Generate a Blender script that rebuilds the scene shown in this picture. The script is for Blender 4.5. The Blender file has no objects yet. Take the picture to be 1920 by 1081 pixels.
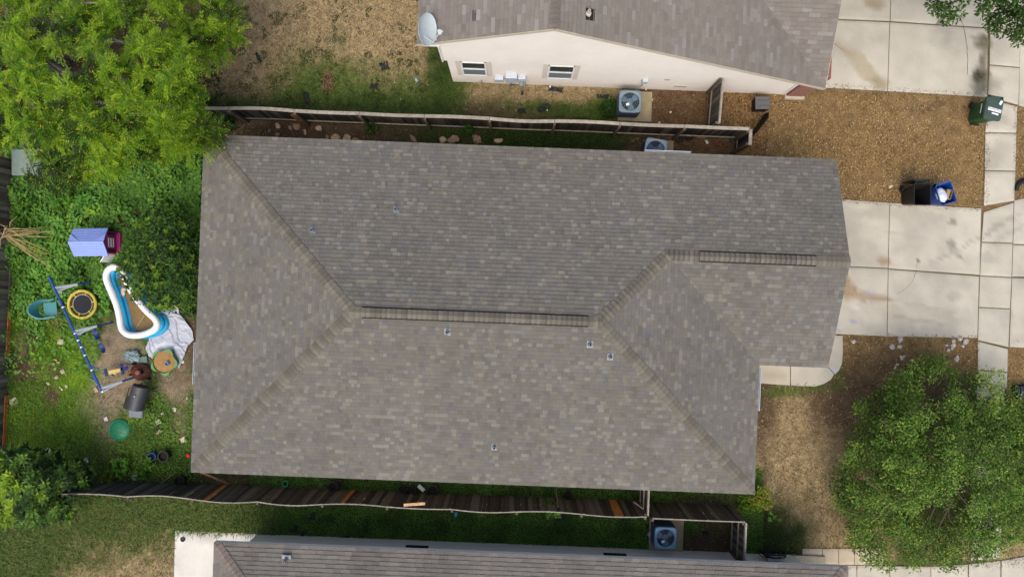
import bpy, bmesh, math, random
import numpy as np
from mathutils import Vector, Matrix

R = math.radians
sc = bpy.context.scene
COL = sc.collection
H = 26.5            # drone height above the ground
FPX = 1280.0        # focal length in photograph pixels
ROLL = R(2.25)      # the plots are turned a little against the frame

# ------------------------------------------------------------------ camera
cam_d = bpy.data.cameras.new('camera')
cam_d.lens = 24.0; cam_d.sensor_width = 36.0
cam_d.clip_start = 0.1; cam_d.clip_end = 3000
cam = bpy.data.objects.new('camera', cam_d)
COL.objects.link(cam)
cam.location = (0, 0, H)
cam.rotation_euler = (0, 0, ROLL)
sc.camera = cam
# ------------------------------------------------------------------ light
world = bpy.data.worlds.new('World'); sc.world = world
world.use_nodes = True
wn = world.node_tree
for n in list(wn.nodes): wn.nodes.remove(n)
sky = wn.nodes.new('ShaderNodeTexSky'); sky.sky_type = 'NISHITA'
sky.sun_disc = False
sky.sun_elevation = R(60); sky.sun_rotation = R(190)
sky.air_density = 1.0; sky.dust_density = 5.5; sky.ozone_density = 0.6
bg = wn.nodes.new('ShaderNodeBackground'); bg.inputs['Strength'].default_value = 0.15
wo = wn.nodes.new('ShaderNodeOutputWorld')
wn.links.new(sky.outputs[0], bg.inputs[0]); wn.links.new(bg.outputs[0], wo.inputs[0])
sun_d = bpy.data.lights.new('sun', 'SUN'); sun_d.energy = 0.9; sun_d.angle = R(60)
sun_d.color = (1.0, 0.97, 0.925)
sun = bpy.data.objects.new('sun', sun_d); COL.objects.link(sun)
sun.rotation_euler = (R(30), 0, R(-10)); sun.location = (0, -20, 40)
sc.view_settings.view_transform = 'Standard'
sc.view_settings.look = 'None'
sc.view_settings.exposure = 0.5
sc.view_settings.gamma = 1.0
sc.view_settings.use_curve_mapping = False

# ------------------------------------------------------------------ helpers
CR, SR = math.cos(ROLL), math.sin(ROLL)
def P(x, y, z=0.0):
    """photograph position of something standing z above the ground -> place in the plot"""
    s = (H - z) / FPX
    X, Y = (x - 960) * s, (540.5 - y) * s
    return Vector((X * CR - Y * SR, X * SR + Y * CR, z))
def PX(u, v, z=0.0):
    X = u * CR + v * SR; Y = -u * SR + v * CR
    s = (H - z) / FPX
    return 960 + X / s, 540.5 - Y / s

def srgb(r, g, b, k=1.0):
    def f(c):
        c /= 255.0
        return (c / 12.92 if c <= 0.04045 else ((c + 0.055) / 1.055) ** 2.4) * k
    return (f(r), f(g), f(b))

MATS = {}
def mat(name, col=(0.5, 0.5, 0.5), rough=0.8, var=0.15, scale=6.0, bump=0.0, bscale=40.0, metal=0.0,
        attr=False, trans=0.0, spec=0.3, fine=0.0, fscale=60.0, alpha=1.0, coord='Object'):
    """procedural material: colour (or the mesh's own colour attribute) broken up by two noises, and bump"""
    if name in MATS: return MATS[name]
    m = bpy.data.materials.new(name); m.use_nodes = True
    nt = m.node_tree; N = nt.nodes; L = nt.links
    b = N['Principled BSDF']
    b.inputs['Roughness'].default_value = rough; b.inputs['Metallic'].default_value = metal
    b.inputs['Specular IOR Level'].default_value = spec
    tc = N.new('ShaderNodeTexCoord')
    src = None
    if attr:
        a = N.new('ShaderNodeAttribute'); a.attribute_name = 'Col'; src = a.outputs['Color']
    else:
        rgb = N.new('ShaderNodeRGB'); rgb.outputs[0].default_value = (*col, 1); src = rgb.outputs[0]
    def varied(src, amount, sc_, detail):
        nz = N.new('ShaderNodeTexNoise'); nz.inputs['Scale'].default_value = sc_; nz.inputs['Detail'].default_value = detail
        L.new(tc.outputs[coord], nz.inputs['Vector'])
        mr = N.new('ShaderNodeMapRange')
        mr.inputs['From Min'].default_value = 0.25; mr.inputs['From Max'].default_value = 0.75
        mr.inputs['To Min'].default_value = 1 - amount; mr.inputs['To Max'].default_value = 1 + amount
        L.new(nz.outputs['Fac'], mr.inputs['Value'])
        mx = N.new('ShaderNodeMix'); mx.data_type = 'RGBA'; mx.blend_type = 'MULTIPLY'
        mx.inputs['Factor'].default_value = 1.0
        L.new(src, mx.inputs['A']); L.new(mr.outputs['Result'], mx.inputs['B'])
        return mx.outputs['Result']
    if var > 0: src = varied(src, var, scale, 4)
    if fine > 0: src = varied(src, fine, fscale, 3)
    L.new(src, b.inputs['Base Color'])
    if bump > 0:
        nz = N.new('ShaderNodeTexNoise'); nz.inputs['Scale'].default_value = bscale; nz.inputs['Detail'].default_value = 4
        L.new(tc.outputs[coord], nz.inputs['Vector'])
        bp = N.new('ShaderNodeBump'); bp.inputs['Strength'].default_value = bump; bp.inputs['Distance'].default_value = 0.02
        L.new(nz.outputs['Fac'], bp.inputs['Height']); L.new(bp.outputs[0], b.inputs['Normal'])
    if trans > 0:
        t = N.new('ShaderNodeBsdfTranslucent'); L.new(src, t.inputs['Color'])
        ms = N.new('ShaderNodeMixShader'); ms.inputs[0].default_value = trans
        L.new(b.outputs[0], ms.inputs[1]); L.new(t.outputs[0], ms.inputs[2])
        L.new(ms.outputs[0], N['Material Output'].inputs['Surface'])
    if alpha < 1: b.inputs['Alpha'].default_value = alpha
    MATS[name] = m
    return m

def tag(o, label=None, cat=None, group=None, kind=None):
    if label: o['label'] = label
    if cat: o['category'] = cat
    if group: o['group'] = group
    if kind: o['kind'] = kind
    return o
def empty(name, loc=(0, 0, 0), rz=0.0, label=None, cat=None, group=None):
    o = bpy.data.objects.new(name, None); COL.objects.link(o)
    o.empty_display_size = 0.1
    o.location = loc; o.rotation_euler = (0, 0, rz)
    return tag(o, label, cat, group)
def inst(name, mesh, parent=None, loc=(0, 0, 0), rot=(0, 0, 0), scale=(1, 1, 1)):
    o = bpy.data.objects.new(name, mesh); COL.objects.link(o)
    o.location = loc; o.rotation_euler = rot; o.scale = scale
    if parent: o.parent = parent
    return o

def jitc(c, lo, hi):
    f = random.uniform(lo, hi); return tuple(v * f for v in c)
class MB:
    """collects geometry of ONE piece"""
    def __init__(s): s.v = []; s.f = []; s.c = []
    def add(s, vs, fs, col=None):
        n = len(s.v); s.v += [tuple(p) for p in vs]
        for f in fs:
            s.f.append([i + n for i in f]); s.c.append(col)
        return s
    def box(s, c, d, rz=0.0, taper=1.0, rx=0.0, ry=0.0, col=None):
        M = Matrix.Rotation(rz, 3, 'Z') @ Matrix.Rotation(ry, 3, 'Y') @ Matrix.Rotation(rx, 3, 'X')
        vs = []
        for z in (-.5, .5):
            k = taper if z > 0 else 1.0
            for x, y in ((-.5, -.5), (.5, -.5), (.5, .5), (-.5, .5)):
                vs.append(Vector(c) + M @ Vector((x * d[0] * k, y * d[1] * k, z * d[2])))
        return s.add(vs, [(3, 2, 1, 0), (4, 5, 6, 7), (0, 1, 5, 4), (1, 2, 6, 5), (2, 3, 7, 6), (3, 0, 4, 7)], col)
    def beam(s, a, b, w, h, col=None, up=(0, 0, 1)):
        a = Vector(a); b = Vector(b); d = (b - a).normalized()
        side = d.cross(Vector(up))
        if side.length < 1e-4: side = Vector((1, 0, 0))
        side.normalize(); u = side.cross(d).normalized()
        vs = []
        for p in (a, b):
            for x, y in ((-.5, -.5), (.5, -.5), (.5, .5), (-.5, .5)):
                vs.append(p + side * x * w + u * y * h)
        return s.add(vs, [(0, 1, 2, 3), (7, 6, 5, 4), (4, 5, 1, 0), (5, 6, 2, 1), (6, 7, 3, 2), (7, 4, 0, 3)], col)
    def tube(s, pts, r, n=8, closed=False, caps=True, col=None):
        pts = [Vector(p) for p in pts]; m = len(pts)
        rs = list(r) if hasattr(r, '__len__') else [r] * m
        vs = []; fs = []
        prev = None
        for i, p in enumerate(pts):
            if closed: d = pts[(i + 1) % m] - pts[i - 1]
            else: d = pts[min(i + 1, m - 1)] - pts[max(i - 1, 0)]
            d.normalize()
            if prev is None:
                a = d.cross(Vector((0, 0, 1)))
                if a.length < 1e-3: a = d.cross(Vector((0, 1, 0)))
            else:
                a = prev - d * prev.dot(d)
            a.normalize(); prev = a
            b = d.cross(a)
            for k in range(n):
                t = 2 * math.pi * k / n
                vs.append(p + (a * math.cos(t) + b * math.sin(t)) * rs[i])
        for i in range(m if closed else m - 1):
            j = (i + 1) % m
            for k in range(n):
                l = (k + 1) % n
                fs.append((i * n + k, i * n + l, j * n + l, j * n + k))
        if caps and not closed:
            fs.append(tuple(range(n))[::-1]); fs.append(tuple((m - 1) * n + k for k in range(n)))
        return s.add(vs, fs, col)
    def lathe(s, prof, n=20, c=(0, 0, 0), col=None, cap0=True, cap1=True, sx=1.0, sy=1.0):
        vs = []; fs = []
        for (r, z) in prof:
            for k in range(n):
                t = 2 * math.pi * k / n
                vs.append((c[0] + r * sx * math.cos(t), c[1] + r * sy * math.sin(t), c[2] + z))
        for i in range(len(prof) - 1):
            for k in range(n):
                l = (k + 1) % n
                fs.append((i * n + k, i * n + l, (i + 1) * n + l, (i + 1) * n + k))
        if cap0: fs.append(tuple(range(n))[::-1])
        if cap1: fs.append(tuple((len(prof) - 1) * n + k for k in range(n)))
        return s.add(vs, fs, col)
    def prism(s, poly, z0, z1, col=None):
        n = len(poly)
        a = sum(poly[i][0] * poly[(i + 1) % n][1] - poly[(i + 1) % n][0] * poly[i][1] for i in range(n))
        if a < 0: poly = poly[::-1]
        vs = [(p[0], p[1], z0) for p in poly] + [(p[0], p[1], z1) for p in poly]
        fs = [tuple(range(n))[::-1], tuple(range(n, 2 * n))]
        for i in range(n):
            j = (i + 1) % n; fs.append((i, j, n + j, n + i))
        return s.add(vs, fs, col)
    def mesh(s, name, m=None, smooth=None):
        me = bpy.data.meshes.new(name)
        me.from_pydata(s.v, [], s.f)
        if any(c is not None for c in s.c):
            at = me.color_attributes.new('Col', 'FLOAT_COLOR', 'CORNER')
            arr = []
            for f, c in zip(s.f, s.c): arr += [*(c or (1, 1, 1)), 1.0] * len(f)
            at.data.foreach_set('color', np.array(arr, dtype=np.float32))
        if m: me.materials.append(m)
        if smooth is not None:
            me.polygons.foreach_set('use_smooth', [True] * len(me.polygons))
            me.set_sharp_from_angle(angle=R(smooth))
        me.update()
        return me
    def build(s, name, m=None, parent=None, smooth=None, bevel=0.0, loc=(0, 0, 0), rz=0.0):
        o = bpy.data.objects.new(name, s.mesh(name, m, smooth)); COL.objects.link(o)
        o.location = loc; o.rotation_euler = (0, 0, rz)
        if parent: o.parent = parent
        if bevel > 0:
            md = o.modifiers.new('bevel', 'BEVEL'); md.width = bevel; md.segments = 2; md.limit_method = 'ANGLE'
        return o

def rounded_rect(w, d, r, n=5, cx=0.0, cy=0.0, rz=0.0):
    pts = []
    for qx, qy, a0 in ((1, 1, 0), (-1, 1, 90), (-1, -1, 180), (1, -1, 270)):
        for i in range(n + 1):
            t = R(a0 + 90 * i / n)
            x = qx * (w / 2 - r) + r * math.cos(t); y = qy * (d / 2 - r) + r * math.sin(t)
            pts.append((cx + x * math.cos(rz) - y * math.sin(rz), cy + x * math.sin(rz) + y * math.cos(rz)))
    return pts
def loft(mb, rings, cap0=True, cap1=True, col=None):
    """skin between rings (lists of 3D points of equal length)"""
    n = len(rings[0]); vs = [p for r in rings for p in r]; fs = []
    for i in range(len(rings) - 1):
        for k in range(n):
            l = (k + 1) % n
            fs.append((i * n + k, i * n + l, (i + 1) * n + l, (i + 1) * n + k))
    if cap0: fs.append(tuple(range(n))[::-1])
    if cap1: fs.append(tuple((len(rings) - 1) * n + k for k in range(n)))
    return mb.add(vs, fs, col)

def np_mesh(name, verts, faces, cols=None, m=None):
    """fast mesh from arrays; faces (N,k); cols per vertex"""
    me = bpy.data.meshes.new(name)
    nv, (nf, k) = len(verts), faces.shape
    me.vertices.add(nv); me.vertices.foreach_set('co', np.ascontiguousarray(verts, dtype=np.float32).ravel())
    me.loops.add(nf * k); me.loops.foreach_set('vertex_index', np.ascontiguousarray(faces, dtype=np.int32).ravel())
    me.polygons.add(nf); me.polygons.foreach_set('loop_start', np.arange(0, nf * k, k, dtype=np.int32))
    me.update(calc_edges=True)
    if cols is not None:
        at = me.color_attributes.new('Col', 'FLOAT_COLOR', 'POINT')
        c4 = np.ones((nv, 4), dtype=np.float32); c4[:, :3] = cols
        at.data.foreach_set('color', c4.ravel())
    if m: me.materials.append(m)
    return me

rng = np.random.default_rng(7)
random.seed(5)
_tab = np.random.default_rng(11).random((256, 256))
def vnoise(x, y, sc_, seed=0):
    x = np.asarray(x) * sc_ + seed * 17.3; y = np.asarray(y) * sc_ + seed * 9.7
    xi = np.floor(x).astype(int); yi = np.floor(y).astype(int)
    fx = x - xi; fy = y - yi
    fx = fx * fx * (3 - 2 * fx); fy = fy * fy * (3 - 2 * fy)
    g = lambda a, b: _tab[a & 255, b & 255]
    return (g(xi, yi) * (1 - fx) + g(xi + 1, yi) * fx) * (1 - fy) + (g(xi, yi + 1) * (1 - fx) + g(xi + 1, yi + 1) * fx) * fy
def fnoise(x, y, sc_, seed=0, oct=4):
    t = 0; a = 0.5; s = 0
    for i in range(oct):
        t = t + a * vnoise(x, y, sc_ * 2 ** i, seed + i); s += a; a *= 0.5
    return t / s

def leaf_arrays(cen, d, nrm, ln, wd, col, oval=True, fold=0.15):
    """leaves as small folded blades: cen base points (N,3), d directions, nrm rough up vectors"""
    d = d / np.maximum(np.linalg.norm(d, axis=1, keepdims=True), 1e-6)
    side = np.cross(d, nrm); side /= np.maximum(np.linalg.norm(side, axis=1, keepdims=True), 1e-6)
    up = np.cross(side, d)
    ln = ln[:, None]; wd = wd[:, None]
    if oval:
        b = cen; t = cen + d * ln - up * ln * 0.12
        l1 = cen + d * ln * .3 + side * wd * .5 + up * wd * fold; l2 = cen + d * ln * .68 + side * wd * .42 + up * wd * fold
        r1 = cen + d * ln * .3 - side * wd * .5 + up * wd * fold; r2 = cen + d * ln * .68 - side * wd * .42 + up * wd * fold
        V = np.stack([b, l1, l2, t, r2, r1], axis=1).reshape(-1, 3)
        n = len(cen); o = (np.arange(n) * 6)[:, None]
        F = np.concatenate([o + np.array([[0, 3, 2, 1]]), o + np.array([[0, 5, 4, 3]])])
        C = np.repeat(col, 6, axis=0)
    else:
        b = cen; t = cen + d * ln
        l = cen + d * ln * .45 + side * wd * .5 + up * wd * fold; r = cen + d * ln * .45 - side * wd * .5 + up * wd * fold
        V = np.stack([b, l, t, r], axis=1).reshape(-1, 3)
        n = len(cen); o = (np.arange(n) * 4)[:, None]
        F = o + np.array([[0, 3, 2, 1]])
        C = np.repeat(col, 4, axis=0)
    return V, F, C
def rand_dirs(n, zmin=-0.2, zmax=1.0):
    t = rng.random(n) * 2 * np.pi; z = zmin + rng.random(n) * (zmax - zmin)
    r = np.sqrt(np.maximum(0, 1 - z * z))
    return np.stack([r * np.cos(t), r * np.sin(t), z], axis=1)
def vary(base, n, amt=0.2, hue=0.08):
    c = np.array(base)[None, :] * (1 + (rng.random((n, 1)) - .5) * 2 * amt)
    return np.clip(c * (1 + (rng.random((n, 3)) - .5) * 2 * hue), 0.001, 1)
LEAF = mat('leaf', attr=True, rough=0.62, var=0.0, trans=0.38, spec=0.25)
DRYLEAF = mat('dry_leaf', attr=True, rough=0.9, var=0.0, trans=0.1, spec=0.1)
# ------------------------------------------------------------------ ground: what grows where (read in photograph pixels)
LAY = {  # base colours
 'dry':   srgb(158, 138, 102, .84), 'soil': srgb(90, 74, 58, .82), 'grey': srgb(140, 124, 104, .82), 'mulch': srgb(128, 105, 71, .86),
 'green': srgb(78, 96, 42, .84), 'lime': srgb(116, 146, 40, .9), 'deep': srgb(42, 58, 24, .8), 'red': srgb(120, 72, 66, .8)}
LK = list(LAY)
BLOBS = [  # layer, cx, cy, rx, ry, strength
 # backyard of the north plot
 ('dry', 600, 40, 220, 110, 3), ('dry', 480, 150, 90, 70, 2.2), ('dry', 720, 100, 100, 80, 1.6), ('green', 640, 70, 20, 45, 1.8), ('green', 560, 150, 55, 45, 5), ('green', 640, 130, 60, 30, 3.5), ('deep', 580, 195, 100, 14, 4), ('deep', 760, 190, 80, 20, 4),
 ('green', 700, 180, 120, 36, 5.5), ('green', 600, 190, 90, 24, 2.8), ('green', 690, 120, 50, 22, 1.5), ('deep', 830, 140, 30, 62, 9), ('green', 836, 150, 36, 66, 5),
 ('green', 430, 195, 40, 18, 4), ('grey', 500, 30, 60, 60, 1.5), ('red', 614, 153, 15, 20, 7), ('soil', 450, 175, 40, 30, 1),
 ('green', 575, 60, 25, 30, .8), ('soil', 640, 205, 260, 10, 2),
 # north wall strip
 ('dry', 980, 175, 110, 22, 3), ('soil', 940, 190, 130, 30, 1.8), ('green', 1050, 200, 100, 12, 3.5), ('green', 1130, 205, 28, 16, 4), ('green', 950, 180, 20, 18, 1.5),
 ('soil', 1280, 200, 90, 30, 4), ('mulch', 1300, 210, 100, 30, 1.5), ('mulch', 1380, 190, 40, 40, 4), ('dry', 1290, 190, 30, 14, 1.5),
 # between the north fence and the house
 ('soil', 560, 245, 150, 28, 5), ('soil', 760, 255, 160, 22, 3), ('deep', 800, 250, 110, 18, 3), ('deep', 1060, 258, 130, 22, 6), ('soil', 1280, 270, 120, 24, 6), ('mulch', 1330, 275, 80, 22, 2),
 # front, north half
 ('mulch', 1620, 270, 260, 110, 5), ('soil', 1590, 350, 36, 30, 2.5), ('soil', 1740, 205, 60, 14, 2.6), ('soil', 1690, 345, 40, 26, 1.8), ('green', 1480, 255, 26, 22, .9), ('dry', 1700, 230, 90, 40, 1.2), ('mulch', 1915, 300, 20, 90, 5),
 # front, south half
 ('mulch', 1620, 680, 80, 60, 3), ('soil', 1640, 720, 90, 70, 4), ('mulch', 1760, 665, 90, 30, 3.5), ('soil', 1720, 690, 40, 30, 2), ('soil', 1436, 780, 22, 90, 6), ('soil', 1560, 790, 60, 60, 3), ('dry', 1500, 860, 80, 90, 4), ('dry', 1530, 960, 70, 80, 4), ('dry', 1480, 770, 40, 50, 1.8), ('deep', 1470, 985, 44, 60, 9), ('green', 1455, 735, 40, 10, 6),
 ('green', 1545, 728, 36, 9, 4), ('green', 1575, 700, 12, 24, 4), ('green', 1425, 920, 26, 34, 6), ('dry', 1440, 920, 14, 26, 4), ('dry', 1640, 1010, 40, 30, 2.5), ('green', 1640, 1012, 14, 12, 4), ('soil', 1750, 870, 140, 150, 2.2), ('green', 1760, 900, 130, 130, 2.2), ('dry', 1790, 1025, 50, 20, 4), ('mulch', 1905, 700, 22, 50, 5), ('mulch', 1905, 780, 22, 40, 3), ('dry', 1880, 1030, 40, 20, 3),
 # south strip
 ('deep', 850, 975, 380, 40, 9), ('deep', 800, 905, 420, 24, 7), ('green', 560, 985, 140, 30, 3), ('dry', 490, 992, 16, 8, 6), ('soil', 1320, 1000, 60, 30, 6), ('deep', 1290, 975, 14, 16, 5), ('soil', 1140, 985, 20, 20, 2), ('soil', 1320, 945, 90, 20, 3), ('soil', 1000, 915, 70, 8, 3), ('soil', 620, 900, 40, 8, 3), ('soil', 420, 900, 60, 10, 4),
 # bottom left plot
 ('green', 120, 1000, 230, 70, 4), ('deep', 60, 990, 120, 40, 3), ('green', 420, 965, 120, 26, 5), ('dry', 230, 1050, 100, 50, 7), ('dry', 120, 1010, 60, 16, 2.5), ('dry', 310, 1040, 16, 60, 3), ('dry', 140, 1075, 60, 16, 3), ('green', 40, 1060, 60, 40, 3),
 # back garden of the main house
 ('green', 200, 420, 200, 180, 5), ('deep', 330, 320, 50, 60, 4), ('deep', 60, 330, 60, 26, 5), ('soil', 300, 380, 36, 18, 9), ('soil', 255, 412, 36, 20, 9), ('soil', 230, 425, 20, 20, 5), ('soil', 208, 346, 12, 9, 6), ('grey', 170, 525, 24, 10, 3), ('dry', 185, 590, 20, 30, 2),
 ('lime', 130, 650, 50, 60, 6), ('lime', 160, 720, 50, 40, 4), ('lime', 30, 590, 10, 40, 4), ('soil', 105, 690, 20, 16, 9), ('soil', 98, 748, 18, 20, 10), ('soil', 112, 610, 18, 16, 8), ('soil', 45, 690, 20, 26, 6), ('soil', 60, 640, 16, 30, 3), ('dry', 40, 640, 8, 30, 3),
 ('grey', 215, 655, 40, 36, 8), ('grey', 225, 735, 50, 34, 8), ('grey', 185, 770, 40, 24, 6), ('grey', 200, 810, 22, 22, 5), ('soil', 200, 850, 26, 20, 5), ('grey', 330, 720, 24, 50, 4), ('soil', 330, 700, 26, 26, 3), ('green', 290, 780, 70, 50, 4), ('grey', 335, 790, 16, 30, 3), ('lime', 120, 800, 90, 50, 3.5), ('green', 110, 800, 90, 60, 4), ('soil', 70, 800, 20, 20, 3), ('soil', 110, 850, 30, 16, 2.5), ('green', 250, 860, 90, 34, 4), ('soil', 240, 895, 60, 12, 4), ('soil', 340, 590, 30, 30, 6), ('soil', 355, 640, 12, 30, 6), ('deep', 300, 480, 70, 100, 4),
 ('soil', 120, 130, 220, 110, 3), ('deep', 150, 200, 240, 60, 3), ('dry', 425, 60, 30, 80, 2)]
def layers(px, py):
    W = {k: np.zeros_like(px) for k in LK}
    W['green'] += 0.25; W['dry'] += 0.15
    u = px / 48.0; v = py / 48.0
    jx = (fnoise(u, v, 1.1, 3) - .5) * 60 + (fnoise(u, v, 4, 13) - .5) * 24; jy = (fnoise(u, v, 1.1, 5) - .5) * 60 + (fnoise(u, v, 4, 15) - .5) * 24
    for (k, cx, cy, rx, ry, s) in BLOBS:
        jj = min(1.0, min(rx, ry) / 40.0)
        d = ((px + jx * jj - cx) / rx) ** 2 + ((py + jy * jj - cy) / ry) ** 2
        W[k] += s * np.exp(-d * 0.9) * (d < 6)
    for i, k in enumerate(LK):
        W[k] = (W[k] * (0.55 + 0.9 * fnoise(u, v, 2.3, 20 + 3 * i))) ** 2.2
    t = sum(W.values()) + 1e-6
    return {k: W[k] / t for k in LK}

xs = np.concatenate([[-600, -200, -80, -40], np.arange(-24, 24.01, 0.1), [40, 80, 200, 600]])
ys = np.concatenate([[-600, -200, -80, -30], np.arange(-15, 15.01, 0.1), [30, 80, 200, 600]])
gx, gy = np.meshgrid(xs, ys, indexing='ij')
def to_px(u, v):
    X = u * CR + v * SR; Y = -u * SR + v * CR
    return 960 + X * FPX / H, 540.5 - Y * FPX / H
gpx, gpy = to_px(gx, gy)
inside = (np.abs(gx) < 24.5) & (np.abs(gy) < 15.5)
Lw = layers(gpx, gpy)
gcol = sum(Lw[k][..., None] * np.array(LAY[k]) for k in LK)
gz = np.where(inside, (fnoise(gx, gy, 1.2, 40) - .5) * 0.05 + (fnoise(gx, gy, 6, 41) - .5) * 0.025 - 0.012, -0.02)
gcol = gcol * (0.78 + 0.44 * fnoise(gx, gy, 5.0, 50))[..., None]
nx, ny = gx.shape
idx = np.arange(nx * ny).reshape(nx, ny)
gf = np.stack([idx[:-1, :-1], idx[1:, :-1], idx[1:, 1:], idx[:-1, 1:]], axis=-1).reshape(-1, 4)
GROUND = mat('ground', attr=True, rough=0.95, var=0.25, scale=3.0, fine=0.45, fscale=22.0, bump=0.9, bscale=18.0, spec=0.1)
gme = np_mesh('ground', np.stack([gx, gy, gz], axis=-1).reshape(-1, 3), gf, gcol.reshape(-1, 3), GROUND)
gme.polygons.foreach_set('use_smooth', [True] * len(gme.polygons))
ground = bpy.data.objects.new('ground', gme); COL.objects.link(ground); ground['kind'] = 'structure'

# ------------------------------------------------------------------ concrete
STAINS = [  # brown or grey stains worked into the slabs: cx, cy, rx, ry, turn, colour, strength
 (1622, 128, 52, 15, 40, srgb(152, 138, 106), .62), (1650, 158, 18, 14, 30, srgb(140, 125, 92), .6), (1640, 10, 22, 14, 0, srgb(150, 130, 95), .7), (1570, 86, 26, 3, 28, srgb(176, 136, 92), .4),
 (1842, 80, 19, 13, 10, srgb(92, 86, 62), 1.), (1845, 112, 10, 26, 0, srgb(104, 98, 80), .9), (1838, 155, 17, 26, 0, srgb(88, 86, 70), 1.), (1852, 160, 22, 12, 0, srgb(120, 118, 100), .5),
 (1783, 415, 10, 6, 0, srgb(130, 115, 90), .8), (1780, 460, 10, 9, 30, srgb(90, 84, 76), .6), (1797, 482, 12, 6, 30, srgb(90, 84, 76), .6), (1722, 485, 5, 4, 0, srgb(70, 66, 60), .7), (1640, 400, 60, 14, 0, srgb(165, 160, 148), .6),
 (1720, 405, 40, 16, 0, srgb(165, 160, 148), .6), (1655, 490, 12, 8, 0, srgb(160, 130, 95), .7), (1590, 540, 16, 20, 0, srgb(150, 122, 88), .8), (1630, 555, 40, 10, 8, srgb(150, 128, 96), .75), (1650, 562, 22, 6, 0, srgb(130, 108, 80), .6),
 (1630, 548, 5, 4, 0, srgb(150, 165, 205), .7), (1602, 602, 7, 5, 0, srgb(140, 150, 200), .8), (1575, 610, 5, 4, 0, srgb(190, 195, 205), .7), (1608, 575, 9, 4, 0, srgb(215, 215, 215), .6), (1680, 590, 60, 20, 20, srgb(180, 172, 155), .5),
 (1760, 590, 60, 8, 15, srgb(175, 168, 150), .6), (1870, 425, 50, 4, -32, srgb(150, 146, 138), .8), (1890, 440, 50, 5, -32, srgb(160, 156, 146), .6), (1850, 480, 14, 12, 0, srgb(170, 166, 156), .6), (1890, 600, 14, 30, 0, srgb(176, 170, 158), .6),
 (1790, 470, 70, 3, -28, srgb(150, 146, 136), .6), (1700, 440, 60, 3, 12, srgb(172, 168, 158), .6), (1600, 460, 40, 10, 0, srgb(172, 166, 152), .5), (1720, 600, 70, 3, 10, srgb(160, 154, 142), .6), (1740, 575, 70, 3, 12, srgb(165, 158, 146), .5), (1790, 555, 14, 10, 0, srgb(165, 160, 150), .6), (1690, 120, 12, 30, 0, srgb(186, 180, 164), .5), (1770, 60, 30, 8, 0, srgb(170, 164, 150), .5), (1880, 90, 16, 14, 0, srgb(176, 170, 156), .5), (1870, 150, 18, 10, 0, srgb(172, 166, 154), .5), (1562, 695, 14, 10, 30, srgb(190, 195, 205), .7), (1450, 700, 24, 16, 0, srgb(165, 152, 128), .6), (1555, 660, 10, 30, 0, srgb(180, 168, 142), .4), (1874, 280, 20, 22, 0, srgb(170, 164, 148), .6), (1870, 225, 22, 14, 0, srgb(165, 160, 148), .6)]
CONC = srgb(199, 194, 178, .76)
CONCRETE = mat('concrete', attr=True, rough=0.9, var=0.10, scale=1.3, fine=0.07, fscale=26, bump=0.25, bscale=60, spec=0.2)
def stain_col(u, v, base):
    px, py = to_px(u, v)
    c = np.ones(px.shape + (3,)) * np.array(base)
    n1 = fnoise(u, v, 0.9, 60); n2 = fnoise(u, v, 3.5, 66)
    c *= (0.86 + 0.28 * n1)[..., None] * (0.93 + 0.14 * n2)[..., None]
    grey = np.array(srgb(160, 156, 146, .8))
    w = np.clip((fnoise(u, v, 0.7, 77) - .50) * 4, 0, 1)[..., None] * .55
    c = c * (1 - w) + grey * w
    jx = (fnoise(u, v, 2.2, 80) - .5) * 26; jy = (fnoise(u, v, 2.2, 90) - .5) * 26
    for (cx, cy, rx, ry, a, col, s) in STAINS:
        dx = px + jx * min(1, rx / 14) - cx; dy = py + jy * min(1, ry / 14) - cy; t = R(a)
        ex = dx * math.cos(t) + dy * math.sin(t); ey = -dx * math.sin(t) + dy * math.cos(t)
        d = (ex / rx) ** 2 + (ey / ry) ** 2
        w = (np.clip(1.35 - d, 0, 1) * s * (.55 + .7 * n2))[..., None]
        c = c * (1 - w) + np.array(col) * .8 * w
    return c
NB = [0]
BEDM = mat('joint_dirt', srgb(122, 113, 94, .8), .95, .3, 9)
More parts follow.
